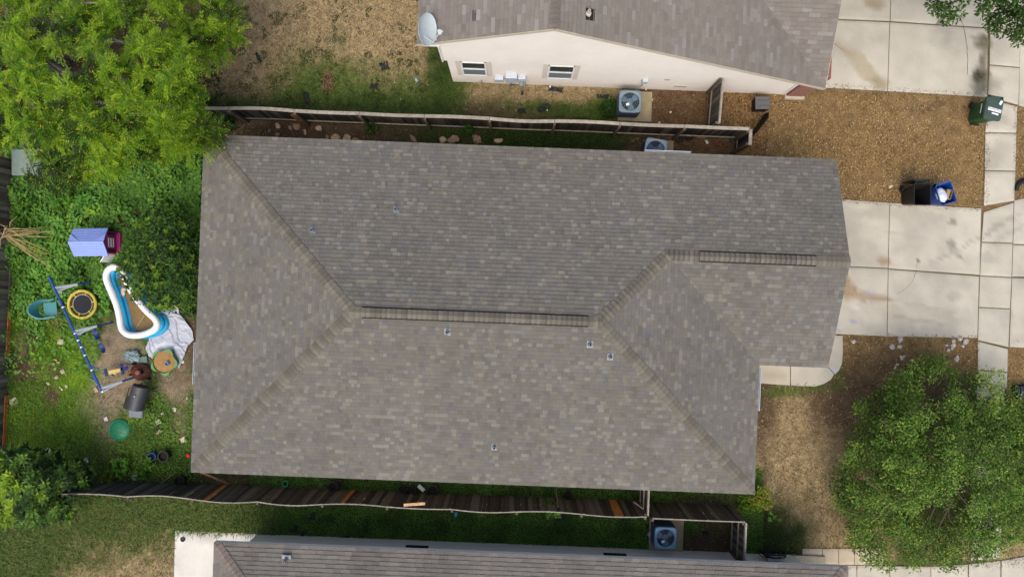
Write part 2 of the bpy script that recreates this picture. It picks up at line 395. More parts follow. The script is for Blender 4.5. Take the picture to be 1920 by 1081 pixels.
def slab(parent, quad, z=0.035, gap=0.002, base=CONC, step=0.12, name='slab'):
    """one concrete slab from four photo corners (order: top-left, top-right, bottom-right, bottom-left)"""
    q = [P(x, y, z) for x, y in quad]
    c = sum(q, Vector()) / 4
    def inset(p):
        d = c - p; return p + Vector((math.copysign(gap, d.x), math.copysign(gap, d.y), 0))
    q = [np.array(inset(p)[:2]) for p in q]
    wdt = np.linalg.norm(q[1] - q[0]); hgt = np.linalg.norm(q[3] - q[0])
    n, m = max(3, int(wdt / step)), max(3, int(hgt / step))
    # edges with a small rounded arris
    a = np.concatenate([[0, .012 / wdt], np.linspace(0, 1, n)[1:-1], [1 - .012 / wdt, 1]]); b = np.concatenate([[0, .012 / hgt], np.linspace(0, 1, m)[1:-1], [1 - .012 / hgt, 1]])
    A, B = np.meshgrid(a, b, indexing='ij')
    pts = (q[0][None, None] * ((1 - A) * (1 - B))[..., None] + q[1] * (A * (1 - B))[..., None] + q[2] * (A * B)[..., None] + q[3] * ((1 - A) * B)[..., None])
    zz = np.full(A.shape, z); zz[0] -= .008; zz[-1] -= .008; zz[:, 0] -= .008; zz[:, -1] -= .008
    zz += (fnoise(pts[..., 0], pts[..., 1], .5, 99) - .5) * .01
    col = stain_col(pts[..., 0], pts[..., 1], np.array(base) * random.uniform(.96, 1.03))
    na, nb = A.shape
    I = np.arange(na * nb).reshape(na, nb)
    F = np.stack([I[:-1, :-1], I[:-1, 1:], I[1:, 1:], I[1:, :-1]], axis=-1).reshape(-1, 4)
    V = np.concatenate([pts, zz[..., None]], axis=-1).reshape(-1, 3)
    rim = np.concatenate([I[:, 0], I[-1, 1:], I[-2::-1, -1], I[0, -2:0:-1]])
    low = V[rim].copy(); low[:, 2] = -0.1
    k = len(V); r2 = np.roll(rim, -1); j = np.arange(len(rim)); j2 = np.roll(j, -1)
    F2 = np.stack([rim, k + j, k + j2, r2], axis=-1)
    cols = np.concatenate([col.reshape(-1, 3), col.reshape(-1, 3)[rim]])
    NB[0] += 1; bc = sum(q) / 4; zb = .010 + .0006 * (NB[0] % 24)
    MB().add([(*(p_ + (p_ - bc) / np.linalg.norm(p_ - bc) * .03), zb) for p_ in q], [(3, 2, 1, 0)]).build('joint_bed', BEDM, parent)
    me = np_mesh(name, np.concatenate([V, low]), np.concatenate([F, F2]), cols, CONCRETE)
    return inst(name, me, parent)
def paving(name):
    e = empty(name); e['kind'] = 'structure'; return e
dn = paving('driveway')            # the north plot's
for q in ([(1556, -40), (1671, -40), (1669, 40), (1549, 35)], [(1672, -40), (1760, -40), (1760, 46), (1670, 40)], [(1761, -40), (1853, -40), (1852, 52), (1761, 46)],
          [(1546, 37), (1668, 42), (1664, 171), (1536, 164)], [(1669, 42), (1852, 54), (1851, 182), (1665, 171)]): slab(dn, q)
sw = paving('sidewalk')
for q in ([(1858, -40), (1914, -40), (1913, 60), (1857, 58)], [(1857, 60), (1913, 62), (1912, 126), (1856, 121)], [(1856, 123), (1912, 128), (1910, 197), (1853, 181)],
          [(1853, 186), (1908, 200), (1906, 249), (1848, 248)], [(1848, 250), (1906, 251), (1904, 320), (1847, 319)], [(1847, 321), (1904, 322), (1902, 376), (1845, 386)],
          [(1845, 398), (1901, 380), (1899, 455), (1841, 453)], [(1841, 455), (1899, 457), (1897, 519), (1838, 516)], [(1838, 518), (1897, 521), (1894, 578), (1836, 575)], [(1836, 577), (1894, 580), (1891, 650), (1834, 637)],
          [(1834, 640), (1890, 654), (1889, 696), (1834, 693)], [(1834, 695), (1889, 698), (1886, 760), (1831, 757)], [(1831, 759), (1886, 762), (1883, 824), (1828, 821)], [(1828, 823), (1883, 826), (1881, 890), (1826, 887)],
          [(1826, 889), (1881, 892), (1878, 956), (1823, 953)], [(1823, 955), (1878, 958), (1876, 1046), (1821, 1050)]): slab(sw, q)
ap = paving('kerb_apron')
for q in ([(1914, -40), (1990, -40), (1990, 85), (1913, 82)], [(1913, 84), (1990, 87), (1990, 222), (1911, 198)], [(1902, 376), (1990, 356), (1990, 460), (1900, 457)], [(1900, 459), (1990, 462), (1990, 520), (1898, 518)], [(1898, 521), (1990, 524), (1990, 655), (1893, 650)]): slab(ap, q)
dm = paving('driveway')
for q in ([(1530, 371), (1668, 380), (1665, 502), (1530, 496)], [(1669, 380), (1840, 391), (1837, 515), (1666, 503)], [(1530, 498), (1665, 504), (1663, 630), (1530, 624)], [(1666, 505), (1836, 518), (1833, 633), (1664, 630)]): slab(dm, q)
ds = paving('driveway')
for i, q in enumerate(([(1520, 1057), (1606, 1060), (1606, 1150), (1520, 1150)], [(1607, 1060), (1668, 1061), (1668, 1150), (1607, 1150)], [(1669, 1061), (1745, 1062), (1745, 1150), (1669, 1150)], [(1746, 1062), (1815, 1058), (1815, 1150), (1746, 1150)], [(1817, 1057), (1876, 1051), (1876, 1150), (1817, 1150)], [(1878, 1051), (1990, 1032), (1990, 1150), (1878, 1150)])): slab(ds, q)
wk = paving('front_walk')
for x0, x1 in ((1505, 1542), (1543, 1572), (1573, 1602), (1603, 1631), (1632, 1656)): slab(wk, [(x0, 1028), (x1, 1028), (x1, 1058), (x0, 1058)], base=srgb(196, 184, 160, .8))
pt = paving('patio')
slab(pt, [(328, 994), (484, 1000), (484, 1120), (325, 1120)], base=srgb(226, 223, 214, .82), z=.05)
# curved walk at the corner of the main house
cw = paving('front_walk')
def slab_poly(poly, parent, z=0.04, base=CONC):
    pts = [P(x, y, z) for x, y in poly]
    bm = bmesh.new(); vs = [bm.verts.new(p) for p in pts]; f = bm.faces.new(vs)
    if f.normal.z < 0: f.normal_flip()
    bm.normal_update()
    if f.normal.z < 0: bmesh.ops.reverse_faces(bm, faces=[f])
    r = bmesh.ops.inset_region(bm, faces=[f], thickness=.012, depth=.0)
    for e in r['faces']:
        for v in e.verts:
            if v not in f.verts: v.co.z -= .008
    rim = [e for e in bm.edges if e.is_boundary]
    g = bmesh.ops.extrude_edge_only(bm, edges=rim)
    for v in g['geom']:
        if isinstance(v, bmesh.types.BMVert): v.co.z = -.1
    bmesh.ops.triangulate(bm, faces=[f])
    bmesh.ops.subdivide_edges(bm, edges=[e for e in bm.edges if all(v.co.z > z - .001 for v in e.verts)], cuts=4, use_grid_fill=True)
    me = bpy.data.meshes.new('slab'); bm.to_mesh(me); bm.free()
    co = np.zeros(len(me.vertices) * 3, dtype=np.float32); me.vertices.foreach_get('co', co); co = co.reshape(-1, 3)
    at = me.color_attributes.new('Col', 'FLOAT_COLOR', 'POINT')
    c4 = np.ones((len(co), 4), dtype=np.float32); c4[:, :3] = stain_col(co[:, 0], co[:, 1], base)
    at.data.foreach_set('color', c4.ravel()); me.materials.append(CONCRETE)
    return inst('slab', me, parent)
slab_poly([(1390, 640), (1481, 640), (1481, 722), (1424, 718), (1390, 716)], cw)
slab_poly([(1483, 640), (1515, 640), (1552, 688), (1564, 701), (1558, 711), (1545, 719), (1528, 724), (1483, 722)], cw)
slab_poly([(1520, 629), (1580, 629), (1580.5, 660), (1579, 680), (1573, 694), (1566, 701), (1553, 687), (1517, 640)], cw)

CRACKM = mat('crack', srgb(96, 90, 78, .7), .95, .3, 20)
def crack(parent, pts, w=.012, z=.0455, seed=1):
    r_ = random.Random(seed); P3 = []
    for i in range(len(pts) - 1):
        for k in range(6):
            t = k / 6; P3.append(P(pts[i][0] + (pts[i + 1][0] - pts[i][0]) * t + r_.uniform(-1, 1), pts[i][1] + (pts[i + 1][1] - pts[i][1]) * t + r_.uniform(-1, 1), z))
    P3.append(P(*pts[-1], z)); mb = MB()
    for a, b in zip(P3[:-1], P3[1:]): mb.beam(a, b, w * r_.uniform(.5, 1.2), .003)
    mb.build('crack', CRACKM, parent)
crack(dn, [(1806, 46), (1812, 80), (1815, 110), (1814, 140)], seed=2); crack(dn, [(1806, 47), (1802, 38)], seed=3); crack(dn, [(1554, 76), (1570, 86), (1585, 98)], .008, seed=4)
crack(dm, [(1718, 506), (1712, 525), (1700, 540), (1682, 550)], .009, seed=5); crack(dm, [(1722, 487), (1718, 500)], .01, seed=6); crack(sw, [(1848, 286), (1856, 292)], .01, seed=7)
# ------------------------------------------------------------------ roofs
SHINGLE = mat('shingle', attr=True, rough=0.95, var=0.10, scale=2.0, fine=0.16, fscale=55, bump=0.5, bscale=90, spec=0.12)
CAPM = mat('ridge_cap', attr=True, rough=0.95, var=0.12, scale=5.0, fine=0.14, fscale=55, bump=0.5, bscale=90, spec=0.12)
EXPO = 0.143
def face_frame(e0, z0, s2, p):
    s2 = np.array(s2, float); e2 = np.array([s2[1], -s2[0]])
    k = math.sqrt(1 + p * p)
    def pos(a, b, h=0.0):
        x = e0[0] + e2[0] * a + s2[0] * b / k; y = e0[1] + e2[1] * a + s2[1] * b / k; z = z0 + p * b / k
        n = (-s2[0] * p / k, -s2[1] * p / k, 1 / k)
        return (x + n[0] * h, y + n[1] * h, z + n[2] * h)
    def ab(u, v):
        d = np.array([u - e0[0], v - e0[1]])
        return float(d @ e2), float(d @ s2) * k
    return pos, ab
def span(poly, b):
    xs = []
    n = len(poly)
    for i in range(n):
        (a0, b0), (a1, b1) = poly[i], poly[(i + 1) % n]
        if (b0 - b) * (b1 - b) <= 0 and abs(b1 - b0) > 1e-9:
            xs.append(a0 + (a1 - a0) * (b - b0) / (b1 - b0))
    return (min(xs), max(xs)) if xs else None
def tabs_for(plan, e0, z0, s2, p, tones, width=(0.09, 0.21), bmax=1e9, streak=0.0, vis=lambda x, y: True, bmin=0.0):
    """shingle tabs of one roof plane: list of (area, verts, colour)"""
    pos, ab = face_frame(e0, z0, s2, p)
    poly = [ab(*q) for q in plan]
    top = min(max(q[1] for q in poly), bmax)
    out = []; k = 0; b = bmin
    while b < top - 0.02:
        b1 = min(b + EXPO, top)
        s0 = span(poly, b + 1e-4); s1 = span(poly, b1 - 1e-4)
        if not s0 or not s1: break
        l0, r0 = s0; l1, r1 = s1
        if abs(l1 - l0) > 1.0: l1 = l0 = max(l0, l1)
        if abs(r1 - r0) > 1.0: r1 = r0 = min(r0, r1)
        a = min(l0, l1); R_ = max(r0, r1)
        tone = random.randrange(4); high = random.random() < .5
        while a < R_ - 1e-3:
            w = random.uniform(*width) if random.random() < .75 else random.uniform(*width) * 1.6
            a2 = min(a + w, R_)
            if R_ - a2 < 0.06: a2 = R_
            x00, x01 = min(max(a, l0), r0), min(max(a2, l0), r0)
            x10, x11 = min(max(a, l1), r1), min(max(a2, l1), r1)
            if (x01 - x00) + (x11 - x10) > 0.02:
                hh = 0.025 if high else 0.018
                hh += random.uniform(-.0015, .0015)
                g = 0.0012
                c = random.choices(tones[0], tones[1])[0]
                f = .91 * random.uniform(.95, 1.05)
                mm_ = pos((x00 + x01) / 2, b); f *= .90 + .2 * float(fnoise(np.array(mm_[0]), np.array(mm_[1]), .35, 701, 3))
                if streak:
                    f *= 1 - streak * max(0, (float(fnoise(np.array(x00), np.array(0.0), 0.8, 31)) - .45) * 3)
                c = tuple(v * f for v in c)
                B0 = b - 0.004
                bw = .014 / EXPO
                V = [pos(x00 + g, B0, hh), pos(x01 - g, B0, hh), pos(x11 - g, b1, 0.003), pos(x10 + g, b1, 0.003),
                     pos(x00 + g, B0, -0.004), pos(x01 - g, B0, -0.004), pos(x11 - g, b1, -0.004), pos(x10 + g, b1, -0.004)]
                m = pos((x00 + x01) / 2, b)
                out.append(((x01 - x00 + x11 - x10) * .5 * (b1 - b) * (3.0 if vis(m[0], m[1]) else .01), V, c))
            a = a2; high = not high
        b = b1; k += 1
    return out
TAB_F = [(0, 1, 9, 8), (4, 5, 1, 0), (5, 6, 2, 1), (7, 4, 0, 3)]; TAB_B = [(8, 9, 2, 3)]      # exposed face, and a top strip coloured darker as the next course's butt shadow
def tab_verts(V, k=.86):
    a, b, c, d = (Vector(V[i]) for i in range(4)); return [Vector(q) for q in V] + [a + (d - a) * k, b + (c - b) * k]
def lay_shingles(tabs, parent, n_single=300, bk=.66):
    tabs.sort(key=lambda t: -t[0])
    for ar, V, c in tabs[:n_single]:
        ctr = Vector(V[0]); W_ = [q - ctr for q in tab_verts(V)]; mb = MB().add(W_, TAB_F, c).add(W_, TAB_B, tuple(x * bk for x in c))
        mb.build('shingle', SHINGLE, parent, loc=ctr)
    mb = MB()
    for ar, V, c in tabs[n_single:]:
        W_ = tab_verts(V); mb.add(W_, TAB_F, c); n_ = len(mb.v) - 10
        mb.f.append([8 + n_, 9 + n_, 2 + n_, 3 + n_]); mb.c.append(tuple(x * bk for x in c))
    if mb.v:
        o = mb.build('shingles', SHINGLE, parent); o['kind'] = 'stuff'
def ridge_caps(parent, a, b, n1, n2, tones, half=0.185, step=0.165, lift=0.012, name='ridge_cap', shade_band=.84):
    """folded caps along a hip or ridge from a (low) to b (high); n1, n2 plane normals of the two sides"""
    a = Vector(a); b = Vector(b); d = (b - a); Ln = d.length; d.normalize(); step = Ln / max(1, round(Ln / step))
    n1 = Vector(n1).normalized(); n2 = Vector(n2).normalized()
    t1 = d.cross(n1).normalized(); t2 = n2.cross(d).normalized()
    if t1.z > 0: t1 = -t1
    if t2.z > 0: t2 = -t2
    up = (n1 + n2).normalized()
    meshes = []
    for tn in tones:
        for h0 in (0.034, 0.042):
            mb = MB(); V = []
            for s_, h in ((0, h0), (step + .004, 0.006)):
                for q in (t1 * half + n1 * h, up * h * 1.1, t2 * half + n2 * h): V.append(d * s_ + q)
            for s_, h in ((0, -.004), (step + .004, -.004)):
                for q in (t1 * half + n1 * h, up * h, t2 * half + n2 * h): V.append(d * s_ + q)
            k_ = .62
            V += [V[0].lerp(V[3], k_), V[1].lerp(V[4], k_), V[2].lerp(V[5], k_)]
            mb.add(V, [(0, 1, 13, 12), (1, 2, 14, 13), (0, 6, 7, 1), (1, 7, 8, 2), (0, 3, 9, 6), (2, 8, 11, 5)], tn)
            mb.f += [[12, 13, 4, 3], [13, 14, 5, 4]]; mb.c += [tuple(x * shade_band for x in tn)] * 2  # upper end of each cap coloured darker, a painted shadow of the next cap
            meshes.append(mb.mesh(name, CAPM))
    n = int(round(Ln / step))
    for i in range(n):
        inst(name, random.choice(meshes), parent, a + d * (i * step) + up * lift)
def deck(parent, polys, z_of, name, m, thick=0.02):
    mb = MB()
    for poly in polys:
        mb.add([(u, v, z_of(u, v, poly) - 0.006) for u, v in poly], [tuple(range(len(poly)))])
    return mb.build(name, m, parent)
def newell(pts):
    n = Vector()
    for i in range(len(pts)):
        a = Vector(pts[i]); b = Vector(pts[(i + 1) % len(pts)])
        n += a.cross(b)
    return n.normalized() if n.z >= 0 else -n.normalized()

DECKM = mat('roof_deck', srgb(70, 66, 62, .8), .95, .1)
FASCIA = mat('fascia', srgb(196, 186, 168, .8), .7, .08, 4)
SOFFIT = mat('soffit', srgb(190, 182, 168, .8), .8, .05)
def siding(name, col, lap=0.19, rough=0.7, v=0.05):
    m = mat(name, col, rough, v, 1.2, fine=.03, fscale=20)
    nt = m.node_tree; N = nt.nodes; L = nt.links; b = N['Principled BSDF']
    tc = N.new('ShaderNodeTexCoord'); sp = N.new('ShaderNodeSeparateXYZ'); L.new(tc.outputs['Object'], sp.inputs[0])
    mm = N.new('ShaderNodeMath'); mm.operation = 'MODULO'; mm.inputs[1].default_value = lap; L.new(sp.outputs[2], mm.inputs[0])
    bp = N.new('ShaderNodeBump'); bp.inputs['Strength'].default_value = .6; bp.inputs['Distance'].default_value = .05
    L.new(mm.outputs[0], bp.inputs['Height']); L.new(bp.outputs[0], b.inputs['Normal'])
    return m
SID_N = siding('siding_cream', srgb(242, 237, 228, .9)); SID_S = siding('siding_grey', srgb(246, 240, 228, .97)); SID_M = siding('siding_tan', srgb(200, 186, 164, .8))
METAL = mat('galvanised', srgb(138, 146, 152, .8), .55, .15, 12, metal=.3, spec=.5)
WHITE = mat('white_paint', srgb(232, 232, 230, .85), .45, .05, 5)
BLACK = mat('black_plastic', srgb(34, 34, 36, .8), .55, .2, 8, bump=.15)
DARKGLASS = mat('dark_glass', srgb(46, 62, 66, .7), .12, .1, 2, spec=.6)
SCREEN = mat('insect_screen', srgb(120, 132, 138, .7), .6, .1, 30)
VENTBLK = mat('vent_black', srgb(26, 25, 26), .8, .1)

# ------------------------------------------------------------------ main house
PT = 0.35; ZE = 2.6
U0, U1, U2, V0, V1, VG = -10.97, 8.75, 11.17, -6.85, 4.95, -2.33
HW = (V1 - V0) / 2; VR = (V0 + V1) / 2; HG = (V1 - VG) / 2; VRG = (V1 + VG) / 2
A_, B_ = U0 + HW, U1 - HW; G_ = U1 - HG; ZR = ZE + HW * PT; ZG = ZE + HG * PT
mh = empty('house', (0, 0, 0), label='large house with mottled grey shingle hip roof filling the middle', cat='house')
faces = {'n': ([(U0, V1), (U2, V1), (U2, VRG), (G_, VRG), (B_, VR), (A_, VR)], (U0, V1), (0, -1)),
         's': ([(U0, V0), (U1, V0), (B_, VR), (A_, VR)], (U0, V0), (0, 1)),
         'w': ([(U0, V1), (A_, VR), (U0, V0)], (U0, V0), (1, 0)),
         'e': ([(U1, V0), (U1, VG), (G_, VRG), (B_, VR)], (U1, V0), (-1, 0)),
         'g': ([(U1, VG), (U2, VG), (U2, VRG), (G_, VRG)], (U1, VG), (0, 1))}
Tm = ([srgb(119, 116, 109, .8), srgb(122, 119, 111, .8), srgb(135, 132, 122, .8), srgb(116, 115, 114, .8), srgb(125, 121, 111, .8), srgb(114, 111, 104, .8), srgb(129, 128, 122, .8)], [36, 32, 10, 12, 10, 14, 6])
tabs = []
mb = MB()
for k, (plan, e0, s2) in faces.items():
    tabs += tabs_for(plan, e0, ZE, s2, PT, Tm)
    pos, ab = face_frame(e0, ZE, s2, PT)
    mb.add([pos(*ab(u, v), -0.004) for u, v in plan], [tuple(range(len(plan)))])
mb.build('roof_deck', DECKM, mh)
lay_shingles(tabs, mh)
nN, nS, nW, nE = (0, PT, 1), (0, -PT, 1), (-PT, 0, 1), (PT, 0, 1)
CT = [srgb(118, 114, 103, .76), srgb(125, 121, 110, .76), srgb(110, 106, 96, .76)]
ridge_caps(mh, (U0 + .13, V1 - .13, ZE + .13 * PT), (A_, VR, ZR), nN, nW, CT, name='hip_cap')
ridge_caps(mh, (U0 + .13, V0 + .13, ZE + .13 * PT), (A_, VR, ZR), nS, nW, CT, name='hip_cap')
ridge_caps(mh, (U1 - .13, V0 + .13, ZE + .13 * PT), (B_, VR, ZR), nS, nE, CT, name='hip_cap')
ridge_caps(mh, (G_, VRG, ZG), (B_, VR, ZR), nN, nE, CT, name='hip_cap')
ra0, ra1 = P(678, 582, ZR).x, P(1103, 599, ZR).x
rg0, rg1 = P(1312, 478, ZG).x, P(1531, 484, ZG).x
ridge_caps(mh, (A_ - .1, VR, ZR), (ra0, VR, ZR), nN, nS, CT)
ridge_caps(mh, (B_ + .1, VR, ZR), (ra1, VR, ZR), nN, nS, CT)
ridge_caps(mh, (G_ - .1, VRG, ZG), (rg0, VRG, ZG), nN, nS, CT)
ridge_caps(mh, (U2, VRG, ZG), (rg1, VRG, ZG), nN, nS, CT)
for x0, x1, vr, zr in ((ra0, ra1, VR, ZR), (rg0, rg1, VRG, ZG)):
    m_ = MB()       # low black vent body under the caps, its slotted edges showing on both sides
    w = .19
    prof = [(-w, -w * PT + .004), (-w, -w * PT + .038), (0, .04), (w, -w * PT + .038), (w, -w * PT + .004), (0, 0)]
    loft(m_, [[(x, vr + a, zr + b) for a, b in prof] for x in (x0, x1)])
    rv = m_.build('ridge_vent', VENTBLK, mh)
    ridge_caps(mh, (x0, vr, zr), (x1, vr, zr), nN, nS, CT, half=.15, lift=.041, shade_band=.85)
def pipe_vent(x, y, zguess, up, tall=.22):
    """lead pipe boot with its flat flange on the slope"""
    p = P(x, y, zguess)
    def zroof(u, v): return ZE + PT * min(v - V0, V1 - v, u - U0)
    for _ in range(4): p = P(x, y, zroof(p.x, p.y))
    s = Vector((0, -PT * 1, 1)).normalized() if up < 0 else Vector((0, PT, 1)).normalized()
    fl = MB(); tx = Vector((1, 0, 0)); ty = s.cross(tx)
    vs = []
    for h in (.012, .020):
        for a, b in ((-.1, -.12), (.1, -.12), (.1, .12), (-.1, .12)): vs.append(tx * a + ty * b + s * h)
    fl.add(vs, [(3, 2, 1, 0), (4, 5, 6, 7), (0, 1, 5, 4), (1, 2, 6, 5), (2, 3, 7, 6), (3, 0, 4, 7)])
    o = fl.build('pipe_flashing', METAL, mh, loc=p)
    t = MB(); t.lathe([(.09, .01), (.06, .08), (.048, .1), (.048, tall), (.036, tall), (.036, tall - .1)], 14, cap0=False)
    t.build('vent_pipe', METAL, o, smooth=40)
    t = MB(); t.lathe([(.035, tall - .08), (.0, tall - .078)], 12, cap0=False, cap1=False); t.build('pipe_opening', VENTBLK, o)
for x, y, up in ((587, 432, 1), (743, 393, 1), (839, 622, -1), (1106, 645, -1), (1144, 668, -1), (927, 837, -1)): pipe_vent(x, y, 3.5, up)
# walls, soffit, fascia, gutters
OV = .42
wall = [(U0 + OV, V0 + OV), (U1 - OV, V0 + OV), (U1 - OV, VG + OV), (U2 - .3, VG + OV), (U2 - .3, V1 - OV), (U0 + OV, V1 - OV)]
MB().prism(wall, -.05, ZE - .12).build('wall', SID_M, mh)
eave = [(U0 + .01, V0 + .01), (U1 - .01, V0 + .01), (U1 - .01, VG + .01), (U2 - .01, VG + .01), (U2 - .01, V1 - .01), (U0 + .01, V1 - .01)]
MB().prism(eave, ZE - .118, ZE - .10).build('soffit', SOFFIT, mh)
gb = MB(); gb.add([(U2 - .3, VG + OV, ZE - .1), (U2 - .3, V1 - OV, ZE - .1), (U2 - .3, VRG, ZG - .06)], [(0, 1, 2)]); gb.build('gable_wall', SID_M, mh)
def fascia(a, b, parent, h=.15, t=.022, m=FASCIA):
    MB().beam((a[0], a[1], a[2] - h / 2 - .012), (b[0], b[1], b[2] - h / 2 - .012), t, h).build('fascia', m, parent)
for a, b in (((U0, V1), (U2, V1)), ((U0, V0), (U1, V0)), ((U0, V0), (U0, V1)), ((U1, V0), (U1, VG)), ((U1, VG), (U2, VG))):
    fascia((*a, ZE), (*b, ZE), mh)
fascia((U2, V1, ZE), (U2, VRG, ZG), mh); fascia((U2, VG, ZE), (U2, VRG, ZG), mh)
def gutter(a, b, n, parent=mh):
    a = Vector(a); b = Vector(b); n = Vector(n)
    prof = [(0, 0), (0, -.1), (.05, -.1), (.07, -.05), (.07, .012), (.055, .012), (.055, -.045), (.045, -.085), (.015, -.085), (.015, 0)]
    m_ = MB(); loft(m_, [[p + n * q[0] + Vector((0, 0, q[1])) for q in prof] for p in (a, b)])
    m_.build('gutter', mat('gutter_paint', srgb(196, 202, 208, .8), .5, .1), parent)
gutter((P(1209, 288, ZE).x, V1 + .012, ZE - .005), (P(1296, 290, ZE).x, V1 + .012, ZE - .005), (0, 1, 0))
gutter((U0 - .012, P(369, 642, ZE).y, ZE - .005), (U0 - .012, P(366, 720, ZE).y, ZE - .005), (-1, 0, 0))
gutter((U1 + .012, P(1420, 690, ZE).y, ZE - .005), (U1 + .012, P(1418, 770, ZE).y, ZE - .005), (1, 0, 0))
# garage door and entrance, under the eaves
gd = MB().box((U2 - .29, (VG + V1) / 2, 1.07), (.05, 4.8, 2.1)).build('garage_door', WHITE, mh)
for i in range(4): MB().box((U2 - .262, (VG + V1) / 2, .3 + i * .52), (.012, 4.7, .44)).build('door_panel', WHITE, gd)
MB().box((U1 - OV + .01, -4.2, 1.02), (.05, .95, 2.04)).build('front_door', mat('door_brown', srgb(90, 60, 44), .6), mh)

# ------------------------------------------------------------------ north neighbour
nh = empty('neighbour_house', (0, 0, 0), label='cream sided house with brown shingle gable roof at the top edge', cat='house')
RL, RP, RR = (-3.38, 7.77, 4.4), (.97, 7.84, 6.0), (10.68, 7.42, 2.6)
pl = (6.0 - 4.4) / (RP[0] - RL[0]); pr = (6.0 - 2.6) / (RR[0] - RP[0])
Tn = ([srgb(134, 128, 120, .86), srgb(131, 125, 117, .86), srgb(137, 131, 123, .86), srgb(128, 122, 114, .86), srgb(145, 140, 134, .86)], [30, 30, 14, 16, 6])
seen = lambda x, y: y < 9.6
VB = 20.0
tabs = tabs_for([(RL[0], RL[1]), (RP[0], RP[1]), (RP[0], 13.), (RL[0], 13.)], (RL[0], RL[1]), RL[2], (1, 0), pl, Tn, (.22, .34), vis=seen)
tabs += tabs_for([(RR[0], RR[1]), (RR[0] - 5.58, 13.), (RP[0], 13.), (RP[0], RP[1])], (RR[0], RR[1]), RR[2], (-1, 0), pr, Tn, (.22, .34), vis=seen)
tabs += tabs_for([(RR[0], RR[1]), (RR[0] + .04, 13.), (RR[0] - 5.58, 13.)], (RR[0] - 12, RR[1]), RR[2], (0, 1), pr, Tn, (.22, .34), vis=seen)
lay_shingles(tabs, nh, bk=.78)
dk = MB()
zw = lambda u: RL[2] + (u - RL[0]) * pl; ze = lambda u: RR[2] + (RR[0] - u) * pr; zc = lambda v: RR[2] + (v - RR[1]) * pr
dk.add([(u, v, zw(u) - .006) for u, v in ((RL[0], RL[1]), (RP[0], RP[1]), (RP[0], VB), (RL[0], VB))], [(0, 1, 2, 3)])
dk.add([(u, v, ze(u) - .006) for u, v in ((RR[0], RR[1]), (RP[0] + .0, RR[1] + RR[0] - RP[0]), (RP[0], RP[1]))], [(0, 1, 2)])
dk.add([(u, v, zc(v) - .006) for u, v in ((RR[0], RR[1]), (RR[0] + .04, 17.13), (RP[0], 17.13))], [(0, 1, 2)])
dk.build('roof_deck', mat('roof_deck_brown', srgb(128, 116, 108, .8), .95, .1), nh)
CN = [srgb(130, 121, 113, .82), srgb(126, 117, 109, .82)]
ridge_caps(nh, (RP[0], RP[1] + .01, RP[2]), (RP[0], 13, RP[2]), (-pl, 0, 1), (pr, 0, 1), CN, half=.16, step=.15, shade_band=.95)
UW, UE, VW = -2.6, 10.28, 7.93
# wall below the belt line, gable wall above it slightly proud
MB().prism([(UW, VW), (UE, VW), (UE, 19), (UW, 19)], -.05, 2.62).build('wall', SID_N, nh)
def gable(v0, v1, ua, ub, zb):
    pts = [(ua, zb), (ub, zb), (ub, ze(ub) - .04), (RP[0], RP[2] - .05), (ua, zw(ua) - .04)]
    m_ = MB(); n = len(pts)
    vs = [(a, v0, z) for a, z in pts] + [(a, v1, z) for a, z in pts]
    m_.add(vs, [tuple(range(n)), tuple(range(n, 2 * n))[::-1]] + [(i, n + i, n + (i + 1) % n, (i + 1) % n) for i in range(n)])
    return m_
gable(VW - .05, VW + .1, UW - .12, RR[0] - .35, 2.58).build('gable_wall', SID_N, nh)
MB().prism([(UW, VW + .1), (UW, 19), (UW + .2, 19), (UW + .2, VW + .1)], 2.62, zw(UW) - .05).build('side_wall', SID_N, nh)
MB().box((UW - .135, VW - .03, (2.58 + zw(UW) - .04) / 2), (.045, .16, zw(UW) - 2.62)).build('corner_board', WHITE, nh)
MB().beam((RL[0], RL[1] + .0, RL[2] - .09), (RP[0], RP[1], RP[2] - .09), .025, .15).build('rake_board', FASCIA, nh)
MB().beam((RR[0], RR[1], RR[2] - .09), (RP[0], RP[1], RP[2] - .09), .025, .15).build('rake_board', FASCIA, nh)
MB().beam((RL[0], RL[1], RL[2] - .09), (RL[0], 19, RL[2] - .09), .025, .15).build('fascia', FASCIA, nh)
MB().beam((RR[0] + .01, RR[1], RR[2] - .09), (RR[0] + .04, 17.1, zc(17.1) - .09), .025, .15).build('rake_board', FASCIA, nh)
MB().box((RL[0] + .36, RL[1] + .14, RL[2] - .2), (.68, .24, .05)).build('soffit', WHITE, nh)
# brick return at the front corner
bm_ = bpy.data.materials.new('brick_veneer'); bm_.use_nodes = True; MATS['brick_veneer'] = bm_
nt = bm_.node_tree; bt = nt.nodes.new('ShaderNodeTexBrick'); tc = nt.nodes.new('ShaderNodeTexCoord'); mp = nt.nodes.new('ShaderNodeMapping'); mp.inputs['Rotation'].default_value = (R(90), 0, 0)
nt.links.new(tc.outputs['Object'], mp.inputs[0]); nt.links.new(mp.outputs[0], bt.inputs[0]); bt.inputs['Scale'].default_value = 4.5
bt.inputs['Color1'].default_value = (*srgb(150, 96, 82, .8), 1); bt.inputs['Color2'].default_value = (*srgb(128, 76, 64, .8), 1); bt.inputs['Mortar'].default_value = (*srgb(170, 150, 138, .8), 1)
nt.links.new(bt.outputs[0], nt.nodes['Principled BSDF'].inputs[0]); nt.nodes['Principled BSDF'].inputs['Roughness'].default_value = .9
MB().box((10.62, VW + .35, 1.22), (.66, .9, 2.44)).build('brick_return', bm_, nh)
MB().box((10.62, VW + .33, .05), (.74, 1.06, .2)).build('brick_ledge', FASCIA, nh)
MB().box((UE - .06, VW - .012, 1.25), (.1, .03, 2.5)).build('corner_board', WHITE, nh)
TRIM = mat('window_trim', srgb(216, 208, 196, .84), .7, .06)
